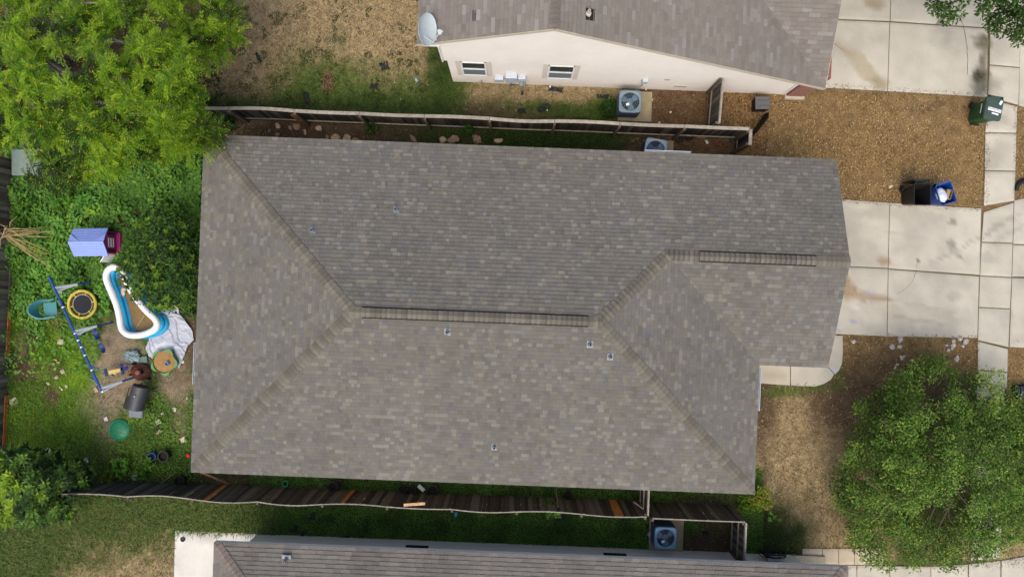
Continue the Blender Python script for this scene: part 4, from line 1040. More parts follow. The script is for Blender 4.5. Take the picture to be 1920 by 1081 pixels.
def swing(t, z, label, w=.4):
    m_ = a + (b - a) * t
    e2 = empty('swing', (m_.x, m_.y, 0), 0, label, 'swing', 'swings on the swing set')
    s_ = MB(); rings = []
    for k in range(7):
        f = k / 6 - .5; dz = .10 * (4 * f * f) - .05
        c_ = bd * f * w + Vector((0, 0, z + dz)); rings.append([c_ + sd * x + Vector((0, 0, y)) for x, y in ((-.08, 0), (.08, 0), (.08, .015), (-.08, .015))])
    loft(s_, rings); s_.build('seat', NAVY, e2, smooth=40)
    for f in (-.5, .5): MB().tube([bd * f * w + Vector((0, 0, ZB)), bd * f * w + Vector((0, 0, z + .05))], .008, 6).build('rope', ROPE, e2)
swing(.53, .35, 'blue plastic swing seat hanging nearest the inflatable pool'); swing(.65, .35, 'blue plastic swing seat hanging nearest the yellow glider')
m_ = a + (b - a) * .86
e = empty('glider_swing', (m_.x, m_.y, 0), 0, 'yellow and blue glider swing at the lower end of the swing set', 'glider')
MB().box((.12, .0, .42), (.5, .17, .04), rz=R(14), taper=.85).build('seat', mat('cream_yellow', srgb(226, 200, 120, .8), .5, .06), e, bevel=.015)
for dx, w_ in ((-.2, .3), (.42, .42)):
    MB().box((dx, dx * .25, .44), (.1, w_, .05), rz=R(14)).build('handle_bar', NAVY, e, bevel=.015)
MB().box((.5, .13, .44), (.28, .12, .05), rz=R(14)).build('foot_rest', NAVY, e, bevel=.015); MB().box((-.02, -.16, .3), (.14, .06, .05), rz=R(-20)).build('foot_rest', NAVY, e)
for dy in (-.13, .13): MB().tube([(0, dy * 2, ZB), (.14, dy * 1.2, .44)], .012, 6).build('rope', ROPE, e)
for f in (-1, 1): MB().tube([(-.16, f * .22 + .1, ZB), (.16, f * .22 - .0, ZB)], .025, 6).build('cross_bar', BLUEM, e)
c = P(154, 570, .38)
e = empty('saucer_swing', (c.x, c.y, 0), 0, 'round black net saucer swing in a yellow ring', 'swing')
YEL = mat('yellow_foam', srgb(206, 190, 72, .82), .6, .12, 6)
MB().tube([(.52 * math.cos(2 * math.pi * k / 32), .52 * math.sin(2 * math.pi * k / 32), .38) for k in range(32)], .055, 10, closed=True).build('ring', YEL, e, smooth=60)
MB().lathe([(.49, .36), (.36, .345)], 32, cap0=False, cap1=False).build('net_skirt', mat('net_brown', srgb(74, 62, 44, .8), .9, .2), e)
MB().tube([(.37 * math.cos(2 * math.pi * k / 32), .37 * math.sin(2 * math.pi * k / 32), .352) for k in range(32)], .014, 6, closed=True).build('inner_ring', mat('pale_rope', srgb(196, 180, 150, .8), .7), e, smooth=60)
MB().lathe([(.36, .35), (.2, .335), (.001, .33)], 32, cap0=False, cap1=False).build('mat', mat('black_net', srgb(40, 44, 50, .8), .8, .2, 40, bump=.4, bscale=90), e)
for k in range(6):
    t = R(60 * k + 15); MB().box((.43 * math.cos(t), .43 * math.sin(t), .368), (.16, .035, .012), rz=t).build('strap', YEL, e)
for x, y in ((118, 549), (143, 612)):
    q_ = P(x, y, ZB) - Vector((c.x, c.y, 0)); t = math.atan2(q_.y, q_.x)
    for f in (-.7, .7): MB().tube([q_, (.52 * math.cos(t + f), .52 * math.sin(t + f), .42)], .009, 6).build('rope', ROPE, e)
# teal garden chair
TEAL = mat('teal_plastic', srgb(74, 140, 146, .8), .4, .1, 5, spec=.4)
c = P(92, 579, .3); e = empty('garden_chair', (c.x, c.y, 0), R(8), 'teal moulded plastic armchair in the weeds by the swing set', 'chair')
se = MB().box((.12, 0, .4), (.5, .5, .03)).build('seat', TEAL, e, bevel=.02)
bk = MB(); r1 = []; r2 = []
for k in range(15):
    t = R(78 + 204 * k / 14); ca, sa = math.cos(t), math.sin(t)
    top = .62 + .2 * max(0, -ca)
    r1.append([( .0 + .30 * ca * 1.15, .30 * sa, .4), (.0 + .36 * ca * 1.2, .34 * sa, top), (.0 + .41 * ca * 1.2, .38 * sa, top - .01), (.0 + .335 * ca * 1.15, .325 * sa, .39)])
loft(bk, r1); bk.build('backrest', TEAL, e, smooth=50)
for s_ in (-1, 1): MB().box((.2, s_ * .33, .6), (.42, .07, .025)).build('armrest', TEAL, e, bevel=.01)
for x in (-.22, .34):
    for y in (-.28, .28): MB().tube([(x, y, .4), (x * 1.15, y * 1.12, 0)], [.03, .02], 6).build('leg', TEAL, e)

# play house
LIL = mat('lilac_plastic', srgb(136, 158, 222, .82), .45, .06, 4, spec=.4); MAG = mat('magenta_plastic', srgb(180, 52, 126, .85), .45, .08, 4, spec=.4)
c = P(181, 455, .6); e = empty('playhouse', (c.x, c.y, 0), R(3), 'toy playhouse with lilac roof and magenta walls in the garden', 'playhouse')
pw, pd, ph = 1.1, .86, .95
MB().prism(rounded_rect(pw, pd, .05), 0, ph).build('wall', MAG, e)
rf = MB(); hx, hy = .64, .52; z0, z1 = ph + .0, ph + .28
V = [(-hx, -hy, z0), (hx, -hy, z0), (hx, hy, z0), (-hx, hy, z0), (-hx - .05, 0, z1), (hx - .02, 0, z1), (-.1, 0, z1), (.12, 0, z1)]
rf.add(V, [(0, 1, 5, 4), (2, 3, 4, 5)])
rf.add([(x, y, z - .05) for x, y, z in V], [(4, 5, 1, 0), (5, 4, 3, 2)]); nV = len(V)
rf.add([V[0], V[1], (V[1][0], V[1][1], z0 - .05), (V[0][0], V[0][1], z0 - .05)], [(0, 3, 2, 1)]); rf.add([V[2], V[3], (V[3][0], V[3][1], z0 - .05), (V[2][0], V[2][1], z0 - .05)], [(0, 3, 2, 1)])
rf.add([V[1], V[2], V[5], (hx, -hy, z0 - .05), (hx, hy, z0 - .05), (hx - .02, 0, z1 - .05)], [(0, 3, 5, 2), (2, 5, 4, 1)]); rf.add([V[0], V[3], V[4], (-hx, -hy, z0 - .05), (-hx, hy, z0 - .05), (-hx - .05, 0, z1 - .05)], [(2, 5, 3, 0), (1, 4, 5, 2)])
roof = rf.build('roof', LIL, e)
for sgn, x0 in ((-1, -hx), (1, hx)):      # little cross gables at both ends
    d = MB(); d.add([(x0, .02, z0 + .262), (x0 + sgn * .01, .3, z0 + .17), (x0 - sgn * .36, .03, z0 + .272), (x0 + sgn * .01, .26, z0 + .1)], [(0, 1, 2), (1, 3, 2)]); d.build('cross_gable', LIL, roof)
for k in range(5):
    y = .09 + k * .09
    for s_ in (-1, 1): MB().beam((-hx - .02, s_ * y, z1 - (z1 - z0) * y / hy + .006), (hx - .01, s_ * y, z1 - (z1 - z0) * y / hy + .006), .012, .01).build('roof_rib', LIL, roof)
wd = MB()
for dy in (-.16, -.005, .15): wd.box((pw / 2 + .012, dy, .62), (.024, .022, .34))
for dz in (.46, .62, .78): wd.box((pw / 2 + .012, 0, dz), (.026, .34, .022))
for dy in (-.08, .07): wd.box((pw / 2 + .012, dy, .62), (.02, .014, .34))
wd.build('window', WHTM, e)
for dy in (-.32, .32): MB().box((pw / 2 + .02, dy, .6), (.03, .12, .42)).build('shutter', mat('magenta_dark', srgb(92, 18, 60, .8), .5), e)
MB().box((pw / 2 + .06, 0, .12), (.14, .8, .24)).build('plinth', MAG, e, bevel=.02)
MB().box((.36, -pd / 2 - .15, .42), (.03, .36, .82), rz=R(-32)).build('door', WHTM, e, bevel=.01)

# inflatable pool
pc = P(252, 565, .25); e = empty('inflatable_pool', (pc.x, pc.y, 0), 0, 'sagging blue and white inflatable pool with muddy water', 'pool')
RIM = [(211, 499), (201, 506), (198, 518), (202, 533), (210, 552), (217, 572), (222, 592), (225, 610), (230, 621), (241, 628), (258, 629), (274, 625), (288, 618), (294, 608), (290, 597), (281, 589), (270, 578), (258, 563), (248, 550), (238, 534), (231, 515), (224, 503)]
def smooth_loop(pts, it=2):
    for _ in range(it):
        o_ = []
        for i in range(len(pts)):
            a_, b_ = pts[i], pts[(i + 1) % len(pts)]
            o_ += [tuple(.75 * u + .25 * w_ for u, w_ in zip(a_, b_)), tuple(.25 * u + .75 * w_ for u, w_ in zip(a_, b_))]
        pts = o_
    return pts
rim = [tuple(P(x, y, .5) - Vector((pc.x, pc.y, 0))) for x, y in smooth_loop(RIM)]
rim = [(x, y, .45 + .03 * math.sin(i * .23)) for i, (x, y, z) in enumerate(rim)]
MB().tube(rim, .125, 12, closed=True).build('white_rim', mat('white_vinyl', srgb(236, 240, 242, .86), .35, .04, 4, spec=.4), e, smooth=70)
AQUA = mat('aqua_vinyl', srgb(40, 172, 222, .86), .35, .08, 5, spec=.4)
for z_, r_, sx_ in ((.29, .125, .09), (.11, .13, .17)): MB().tube([(x + sx_, y - sx_ * .1, z_) for x, y, z in rim], r_, 12, closed=True).build('wall_tube', AQUA, e, smooth=70)
MB().prism([(x + .17, y) for x, y, z in rim], .03, .07).build('floor', AQUA, e)
mw = bpy.data.materials.new('muddy_water')
WATER = mat('muddy_water', srgb(124, 98, 50, .8), .12, .25, 2.2, fine=.12, fscale=9, spec=.5)
wt = MB().prism([(x * .96 + .17, y * .96) for x, y, z in rim], .08, .17).build('water', WATER, e)
bpy.data.materials.remove(mw)
MB().beam(P(270, 592, .18) - Vector((pc.x, pc.y, 0)), P(252, 620, .18) - Vector((pc.x, pc.y, 0)), .012, .012).build('straw', ROPE, e)
o = MB(); blob(o, (0, 0, 0), .12, 5, (.8, 1.6, .35), amp=.5); tag(o.build('rag', mat('rag', srgb(206, 190, 176, .8), .9, .2, 8), smooth=60, loc=P(231, 546, .22)), 'crumpled pale rag floating in the muddy pool', 'rag')

# tarpaulin
tp = [[(302, 562), (320, 566), (336, 574), (341, 588)], [(296, 580), (318, 590), (340, 598), (360, 612)], [(292, 606), (316, 616), (342, 622), (367, 634)], [(284, 628), (312, 640), (336, 640), (356, 646)], [(276, 650), (304, 664), (330, 664), (350, 662)], [(280, 668), (304, 676), (320, 676), (338, 690)]]
g = np.array([[tuple(P(x, y)[:2]) for x, y in r_] for r_ in tp])
nu, nv_ = 130, 110
ii = np.linspace(0, g.shape[0] - 1.001, nu); jj = np.linspace(0, g.shape[1] - 1.001, nv_)
I0 = ii.astype(int); J0 = jj.astype(int); fi = (ii - I0)[:, None, None]; fj = (jj - J0)[None, :, None]
S = g[I0][:, J0] * (1 - fi) * (1 - fj) + g[I0 + 1][:, J0] * fi * (1 - fj) + g[I0][:, J0 + 1] * (1 - fi) * fj + g[I0 + 1][:, J0 + 1] * fi * fj
rid = lambda s_, sd_: 1 - np.abs(fnoise(S[..., 0] * 1.2, S[..., 1], s_, sd_, 3) - .5) * 4
crs = lambda s_, sd_, k_: np.clip(1 - np.abs(vnoise(S[..., 0] * 1.3 + S[..., 1] * .5, S[..., 1], s_, sd_) - .5) * k_, 0, 1) ** 1.5
zt = .03 + .05 * crs(1.0, 200, 16) + .035 * crs(2.1, 210, 12) + .015 * crs(4.2, 215, 10) + .08 * fnoise(S[..., 0], S[..., 1], .9, 220)
sbx = P(309, 678); zt = zt * np.clip((np.hypot(S[..., 0] - sbx.x, S[..., 1] - sbx.y) - .5) * 4, .12, 1)
S = S + (fnoise(S[..., 0], S[..., 1], 2.2, 230)[..., None] - .5) * .18
V = np.concatenate([S, zt[..., None]], axis=-1).reshape(-1, 3); I = np.arange(nu * nv_).reshape(nu, nv_)
F = np.stack([I[:-1, :-1], I[:-1, 1:], I[1:, 1:], I[1:, :-1]], axis=-1).reshape(-1, 4)
TARP = mat('silver_tarp', srgb(176, 182, 194, .84), .42, .14, 3, fine=.08, fscale=12, spec=.4, metal=.1, bump=.12, bscale=14)
me = np_mesh('tarpaulin', V, F, None, TARP); me.polygons.foreach_set('use_smooth', [True] * len(me.polygons))
o = inst('tarpaulin', me); md = o.modifiers.new('thick', 'SOLIDIFY'); md.thickness = .006; tag(o, 'crumpled silver tarpaulin between the pool and the house', 'tarpaulin')

# turtle sand box and its lid
SGRN = mat('sandbox_green', srgb(88, 150, 84, .82), .45, .1, 5, spec=.4); SAND = mat('sand', srgb(164, 130, 84, .8), .95, .2, 7, bump=.5, bscale=30)
c = P(309, 678, .15); e = empty('sandbox', (c.x, c.y, 0), 0, 'green lobed plastic sandbox filled with sand beside the tarpaulin', 'sandbox')
sb = MB(); rings = []
def lobed(k, z, f=1.0): return [((.47 * k + .055 * math.cos(5 * t + .6)) * math.cos(t), (.47 * k + .055 * math.cos(5 * t + .6)) * math.sin(t), z) for t in [2 * math.pi * i / 60 for i in range(60)]]
loft(sb, [lobed(.92, .0), lobed(1.0, .2), lobed(1.02, .24)] + [[(.43 * math.cos(2 * math.pi * i / 60), .43 * math.sin(2 * math.pi * i / 60), z) for i in range(60)] for z in (.24, .08)], cap1=True); sb.build('tub', SGRN, e, smooth=40)
MB().lathe([(.43, .17), (.3, .19), (.12, .2), (.001, .2)], 30, cap0=False, cap1=False).build('sand', SAND, e, smooth=60)
o = MB().lathe([(.06, 0), (.075, .1), (.065, .1), (.05, .02)], 16); tag(o.build('toy_bucket', mat('sky_blue', srgb(90, 150, 200, .8), .45), smooth=40, loc=P(315, 681, .21)), 'small blue toy bucket standing in the sand', 'bucket')
c = P(222, 806, .1); e = empty('round_cover', (c.x, c.y, 0), 0, 'round green ribbed plastic cover lying on the grass', 'cover')
LGRN = mat('lid_green', srgb(26, 124, 84, .8), .45, .1, 5, spec=.4)
MB().lathe([(.41, .0), (.42, .05), (.39, .075), (.36, .06), (.3, .1), (.15, .125), (.001, .13)], 40, cap1=False).build('disc', LGRN, e, smooth=40)
for k in range(8):
    t = R(45 * k + 10); MB().tube([(.1 * math.cos(t), .1 * math.sin(t), .128), (.3 * math.cos(t + .12), .3 * math.sin(t + .12), .1)], .012, 6).build('rib', LGRN, e, smooth=40)

# barbecue
GRB = mat('grill_black', srgb(62, 64, 68, .8), .45, .15, 5, spec=.45); GRM = mat('grill_frame', srgb(30, 30, 32, .8), .55, .2); GSH = mat('grill_shelf', srgb(122, 128, 136, .8), .5, .1)
c = P(257, 745, .7); e = empty('barbecue', (c.x, c.y, 0), R(-14), 'black barrel barbecue with folded side trays on the bare soil', 'barbecue')
br = MB(); rings = []
for y in (-.46, -.44, .44, .46):
    k = .93 if abs(y) > .45 else 1
    rings.append([(.31 * k * math.cos(R(a_)), y, .62 + .31 * k * math.sin(R(a_))) for a_ in range(-10, 191, 10)])
loft(br, rings); br.build('lid', GRB, e, smooth=40)
br = MB(); rings = []
for y in (-.44, .44): rings.append([(.30 * math.cos(R(a_)), y, .6 + .24 * math.sin(R(a_))) for a_ in range(180, 361, 12)])
loft(br, rings); br.build('fire_box', GRM, e, smooth=40)
MB().tube([(-.33, -.3, .7), (-.38, -.3, .72), (-.38, .3, .72), (-.33, .3, .7)], .014, 6).build('handle', GRM, e)
MB().lathe([(.04, .0), (.04, .04), (.02, .05)], 12, c=(.02, .1, .93)).build('thermometer', METAL, e, smooth=40)
for x in (-.24, .24):
    for y in (-.36, .36): MB().tube([(x, y, .55), (x * 1.25, y * 1.05, 0)], .016, 6).build('leg', GRM, e)
for y in (-.34, .3): MB().tube([(.25, y, .55), (.62, y + .08, .5)], .014, 6).build('tray_arm', GRM, e)
tr = MB(); tr.box((-.36, -.36, .45), (.34, .5, .02)); 
for k in range(5): tr.box((-.5 + k * .07, -.36, .465), (.012, .48, .012))
tr.build('grate_tray', GRM, e)
MB().box((.02, -.66, .5), (.5, .3, .035), rz=R(12)).build('side_shelf', GSH, e, bevel=.01); MB().box((.24, -.58, .47), (.12, .3, .06), rz=R(12)).build('side_shelf', GRB, e, bevel=.01)
# rusty mower heap, feed bag
RUST = mat('rusty_iron', srgb(86, 48, 36, .8), .85, .35, 8, bump=.4); RED = mat('faded_red', srgb(136, 74, 66, .8), .6, .25, 7)
c = P(262, 697, .2); e = empty('lawn_mower', (c.x, c.y, 0), R(-10), 'rusty broken lawn mower lying behind the barbecue', 'lawn mower')
MB().lathe([(.3, .1), (.33, .16), (.26, .24), (.12, .28), (.001, .29)], 20, cap1=False, sx=1.15).build('deck', RUST, e, smooth=40)
MB().box((.05, .02, .36), (.24, .2, .16), rz=.4).build('engine', GRM, e, bevel=.02); MB().lathe([(.09, .44), (.09, .48), (.04, .5)], 16, c=(.05, .02, 0)).build('flywheel', RED, e, smooth=40)
for x in (-.34, .34):
    for y in (-.2, .22):
        o = MB().lathe([(.03, -.025), (.09, -.025), (.1, 0), (.09, .025), (.03, .025)], 16).build('wheel', GRM, e, smooth=40, loc=(x, y, .1)); o.rotation_euler = (R(90), 0, 0)
MB().tube([(-.25, -.12, .2), (-.5, .06, .42), (-.56, .1, .44), (-.52, .26, .44), (-.25, .2, .2)], .014, 6).build('handle', RED, e, smooth=40)
for k in range(4): MB().tube([(-.3 + .1 * k, -.1 + .05 * k, .3), (-.1 + .12 * k, .16 - .06 * k, .36)], .012, 6).build('linkage', RED, e)
BAG2 = mat('feed_bag', srgb(140, 160, 160, .82), .5, .15, 6, bump=.6, bscale=9)
o = MB(); blob(o, (0, 0, 0), .27, 9, (1.05, .8, .4), 16, 10, 1.1); tag(o.build('feed_bag', BAG2, smooth=25, loc=P(248, 670, .12)), 'grey green empty bag lying next to the mower', 'bag')
o = MB().box((0, 0, .04), (.4, .26, .08), rz=.2).build('plastic_tray', mat('grey_green_plastic', srgb(104, 128, 122, .8), .5, .1), loc=P(268, 674), bevel=.02); tag(o, 'grey green plastic tray lying against the empty bag', 'tray')
# pots and small things
def pot(x, y, r, h, col, label, dirt=True, cat='pot', name='plant_pot'):
    p_ = P(x, y, h * .5); e_ = empty(name, (p_.x, p_.y, 0), 0, label, cat, 'pots and buckets about the garden')
    MB().lathe([(r * .75, 0), (r, h), (r * 1.07, h), (r * 1.07, h - .03), (r * .95, h - .03), (r * .92, h), (r * .86, h), (r * .72, .04)], 22, cap1=False).build('body', mat('pot_' + '_'.join(str(int(v)) for v in col), srgb(*col, .8), .45, .1, 6, spec=.4), e_, smooth=35)
    MB().lathe([(r * .84, h * .7), (.001, h * .72)], 20, cap0=False, cap1=False).build('soil', mat('pot_soil', srgb(40, 34, 28), .95, .2), e_)
pot(288, 854, .15, .3, (20, 80, 170), 'blue bucket standing on the grass by the black bucket', name='bucket', cat='bucket'); pot(310, 853, .2, .38, (30, 34, 38), 'black bucket standing on the grass near the roof corner', name='bucket', cat='bucket')
pot(340, 899, .19, .3, (30, 28, 28), 'black plant pot under the roof corner by the wavy fence'); pot(536, 905, .11, .24, (40, 190, 110), 'bright green pot between the house and the wavy fence')
pot(626, 909, .18, .3, (28, 30, 30), 'black pot by the house wall, left of the white sign'); pot(638, 904, .14, .26, (36, 42, 42), 'small black pot tucked beside a bigger one against the eave'); pot(755, 914, .13, .24, (34, 36, 36), 'dark pot with a white thing just left of the white sign'); pot(772, 917, .18, .3, (32, 30, 28), 'dark pot touching the white sign under the eave'); pot(812, 918, .22, .3, (26, 26, 28), 'wide black tub to the right of the white sign'); pot(1064, 925, .16, .28, (30, 32, 34), 'black pot behind the leafy weed under the eave'); pot(1275, 262, .14, .25, (60, 62, 62), 'grey pot by the far end of the capped fence')
pot(1377, 261, .17, .35, (96, 104, 110), 'grey metal bucket inside the corner of the capped fence', name='bucket', cat='bucket'); pot(1292, 257, .15, .3, (26, 26, 28), 'black pot against the capped fence beside the tan box')
o = MB().box((0, 0, .1), (.34, .16, .2), rz=.0).build('box', CARD, loc=P(1313, 256), bevel=.02); tag(o, 'tan box standing under the lower rail of the capped fence', 'box')
o = MB().box((0, 0, .02), (.3, .14, .03), rz=0).build('sign_board', WHITE, loc=P(790, 914, .15), rz=R(-40)); tag(o, 'white rectangular board lying between the pots under the eave', 'board')
def scrap(x, y, w, h, rz, m, label, name='paper_scrap', cat='litter', group=None, z=.015, bend=.03):
    p_ = P(x, y, z); mb = MB(); n_ = 5; vs = []
    for i in range(n_):
        for j in range(n_):
            fx, fy = i / (n_ - 1) - .5, j / (n_ - 1) - .5
            vs.append((fx * w * (1 + .12 * math.sin(7 * fy + x)), fy * h * (1 + .12 * math.sin(6 * fx + y)), .01 + bend * (math.sin(3 * fx + x) * math.cos(4 * fy + y) * .5 + .5)))
    fs = [(i * n_ + j, (i + 1) * n_ + j, (i + 1) * n_ + j + 1, i * n_ + j + 1) for i in range(n_ - 1) for j in range(n_ - 1)]
    o = mb.add(vs, fs).build(name, m, loc=p_, rz=R(rz), smooth=60); md = o.modifiers.new('t', 'SOLIDIFY'); md.thickness = .006
    return tag(o, label, cat, group)
PAPER = mat('paper', srgb(226, 222, 210, .84), .8, .06); TILE = mat('tile_scrap', srgb(214, 204, 180, .82), .7, .1); FELT = mat('roof_felt', srgb(44, 44, 46, .8), .9, .25, 9, bump=.4); PINK = mat('pinkish_block', srgb(196, 158, 138, .8), .8, .1)
for x, y, w, h, r_, m_, lb in ((199, 785, .14, .14, 20, PAPER, 'white square scrap left of the green lid'), (297, 790, .2, .2, 30, TILE, 'pale square tile nearest the barbecue shelf'), (298, 808, .2, .16, 20, PINK, 'pinkish tile scrap beside a dark bowl'), (327, 767, .16, .16, -8, TILE, 'pale yellow tile scrap near the house eave'), (344, 824, .24, .22, 30, TILE, 'cracked pale tile by the eave above the red ball'), (180, 730, .14, .2, 30, PINK, 'pinkish block at the foot of the swing set'), (162, 862, .16, .18, 15, PAPER, 'white square scrap near the broad leaved tree'), (91, 843, .2, .16, -25, PAPER, 'pale grey scrap above the broad leaved tree'), (26, 752, .3, .26, 30, TILE, 'tan torn piece beside the grey fence'), (115, 728, .16, .06, -40, PAPER, 'white sliver on the lime green moss'), (125, 724, .1, .12, 0, PAPER, 'small white scrap on the lime green moss'), (781, 150, .09, .17, 30, mat('blue_paper', srgb(150, 190, 214, .84), .6), 'pale blue and white wrapper on the north lawn'), (855, 963, .12, .2, -15, mat('cyan_plastic', srgb(60, 150, 180, .8), .4), 'crumpled cyan wrapper on the green strip'), (1325, 266, .1, .17, 30, PAPER, 'small white board on the soil below the capped fence'), (287, 776, .12, .08, 40, PAPER, 'white scrap to the left of the barbecue shelf'), (343, 678, .1, .1, 10, PAPER, 'white scrap between sandbox and eave'), (352, 1006 - 260, .08, .08, 0, PAPER, 'tiny white scrap hard by the eave'), (305, 814 - 40, .1, .1, 0, PAPER, 'tiny white scrap below the barbecue')):
    scrap(x, y, w, h, r_, m_, lb)
for x, y, w, h, r_, lb in ((575, 184, .22, .42, 15, 'long black roofing scrap above the capped fence'), (721, 125, .3, .3, 20, 'black roofing scrap on the dry north lawn'), (701, 162, .26, .16, 0, 'faded dark scrap right of the red petals'), (1042, 168, .55, .18, -5, 'black roofing scrap under the right window'), (1130, 181, .45, .15, 0, 'black roofing scrap left of the air conditioner pad'), (1020, 203, .5, .25, 25, 'black roofing scrap against the capped fence'), (978, 208, .3, .18, 0, 'small black scrap against the capped fence'), (979, 175, .1, .16, 0, 'tiny black scrap below the meter boxes'), (485, 108, .12, .4, 30, 'dark twig shaped scrap on the dry lawn'), (584, 967, .3, .28, 15, 'black scrap on the green strip nearest the wavy fence'), (550, 989, .28, .28, 0, 'dark scrap on the green strip near the pale wall'), (571, 997, .32, .22, 20, 'black scrap beside the pale wall'), (645, 1003, .4, .15, 0, 'dark flat scrap along the pale wall'), (1052, 970, .3, .25, 0, 'dark scrap behind the wavy fence near the leafy weed'), (1322, 998, .2, .2, 10, 'black scrap in the fenced bay right of the blue air conditioner'), (1215, 986, .2, .24, 0, 'black scrap at the corner of the air conditioner pad'), (295, 802, .18, .2, 45, 'dark bowl shaped scrap among the tiles')):
    scrap(x, y, w, h, r_, FELT, lb, 'roofing_scrap', 'roofing scrap', bend=.05)
scrap(1222, 1006, .2, .44, 35, mat('lilac_cloth', srgb(180, 160, 206, .82), .8, .1), 'lilac cloth lying on the pad by the blue air conditioner', 'cloth', 'cloth', z=.1, bend=.08)
scrap(213, 700, .26, .14, 20, mat('yellow_leafy', srgb(206, 190, 110, .8), .8), 'yellow plastic strip under the glider', 'plastic_strip')
YPL = ((93, 676), (104, 674), (110, 679), (99, 681))
for i, (x, y) in enumerate(YPL): scrap(x, y, .05, .14, 60 + 15 * i, mat('yellow_peel', srgb(214, 200, 120, .82), .7), nth(YPL, i) + ' from the left yellow peel on the bare soil left of the swing set', 'peel', 'litter', 'yellow peels on the soil')
WBT = ((1031, 163), (1025, 207), (1211, 168), (1257, 211), (1236, 230), (1222, 187), (1141, 203), (1042, 245), (1161, 174), (1143, 185))
for i, (x, y) in enumerate(WBT): scrap(x, y, .07, .07, 0, mat('bright_white', srgb(244, 240, 228, .86), .6), nth(WBT, i) + ' from the left white pebble sized bit of litter beside the capped fence', 'litter_bit', 'litter', 'white bits along the capped fence', bend=.05)
o = MB(); blob(o, (0, 0, 0), .085, 2, n1=20, n2=12, amp=.0); tag(o.build('ball', mat('red_ball', srgb(226, 62, 44, .82), .5, .06), smooth=60, loc=P(353, 853, .09)), 'small red ball beside the lower left roof corner', 'ball')
o = MB().lathe([(.1, 0), (.1, .02), (.07, .025), (.05, .012)], 18); tag(o.build('drain_cap', BLACK, smooth=40, loc=P(343, 1010, .055)), 'round black drain cap in the white patio', 'drain cap')
p = P(251, 895, .1); tag(MB().lathe([(.11, 0), (.12, .05), (.06, .07)], 20).build('bowl', mat('pale_bowl', srgb(170, 178, 182, .82), .5), smooth=40, loc=(p.x, p.y, .0)), 'pale round bowl upside down by the wavy fence', 'bowl')
# grey deck box under the tree
p = P(52, 305, .6); e = empty('deck_box', (p.x, p.y, 0), R(2), 'grey green deck box partly under the big tree', 'deck box')
MB().box((.02, 0, .28), (1.1, .95, .56)).build('body', mat('deck_grey', srgb(120, 118, 112, .8), .7, .15), e, bevel=.03); MB().box((0, .02, .6), (1.2, 1.0, .08)).build('lid', mat('deck_lid', srgb(128, 146, 138, .8), .55, .15, 3), e, bevel=.04)
# hose, meter on the south wall
p = P(1448, 1040, .8); e = empty('hose_reel', (p.x, -9.86, 0), 0, 'coiled black hose on a grey reel at the bottom house wall', 'hose reel')
MB().box((.05, .12, .75), (.5, .2, .3)).build('reel_box', mat('reel_grey', srgb(176, 180, 188, .8), .5), e, bevel=.04)
random.seed(12)
h_ = []
for k in range(120):
    t = k * .42; r2 = .3 + .08 * math.sin(k * .7); h_.append((.05 + r2 * 1.35 * math.cos(t), .26 + .09 * math.sin(k * .31), .72 + r2 * math.sin(t)))
MB().tube(h_, .017, 6).build('hose', BLACK, e, smooth=60)
# dark things at the right edge
pts = [P(1906, 357, .06), P(1907, 350, .07), P(1911, 344, .08), P(1919, 339, .08), P(1930, 336, .07), P(1944, 333, .06)]
mb = MB().tube(pts, [.07, .085, .09, .09, .085, .06], 10); tag(mb.build('rubber_hose', BLACK, smooth=60), 'thick black rubber tube curving in from the right edge', 'tube')
p = P(1916, 734, .15); e = empty('crate', (p.x, p.y, 0), R(10), 'dark slatted crate on the dry verge at the right edge', 'crate')
for k in range(4): MB().box((-.24 + k * .16, 0, .3), (.11, .5, .02)).build('slat', mat('navy_crate', srgb(44, 48, 66, .8), .5, .2), e)
MB().box((0, 0, .14), (.58, .5, .28)).build('body', BLACK, e, bevel=.01)
# dead stalks over the grey fence
STALK = mat('dead_stalk', srgb(186, 162, 116, .82), .9, .15)
e = empty('dead_shrub', P(30, 440), 0, 'bundle of dry straw coloured stalks spilling over the left fence', 'dead shrub'); o0 = e.location.copy()
random.seed(3)
for k in range(34):
    if k < 10: tgt = (random.uniform(80, 112), random.uniform(468, 508), random.uniform(.1, .5))
    elif k < 20: tgt = (random.uniform(60, 105), random.uniform(425, 445), random.uniform(.3, .8))
    else: tgt = (random.uniform(-30, 45), random.uniform(405, 470), random.uniform(.5, 1.3))
    a0 = P(12 + random.uniform(-8, 8), 438 + random.uniform(-10, 10), random.uniform(.7, 1.1)) - o0; b0 = P(*tgt) - o0; m0 = (a0 + b0) / 2 + Vector((random.uniform(-.06, .06), random.uniform(-.06, .06), .12))
    MB().tube([a0, m0, b0], [.014, .011, .004], 5).build('stalk', STALK, e)
o = MB().tube([P(288, 372, .1), P(294, 384, .12), P(294, 397, .12), P(290, 408, .1)], .02, 6); tag(o.build('hose_piece', mat('grey_hose', srgb(120, 112, 104, .8), .6), smooth=60), 'short curved grey hose on the soil near the citrus bush', 'hose')
plank('long thin bare branch lying by the house at the fence corner', (330, 884, .1), (300, 906, .1), .03, .03, srgb(150, 130, 104, .8))
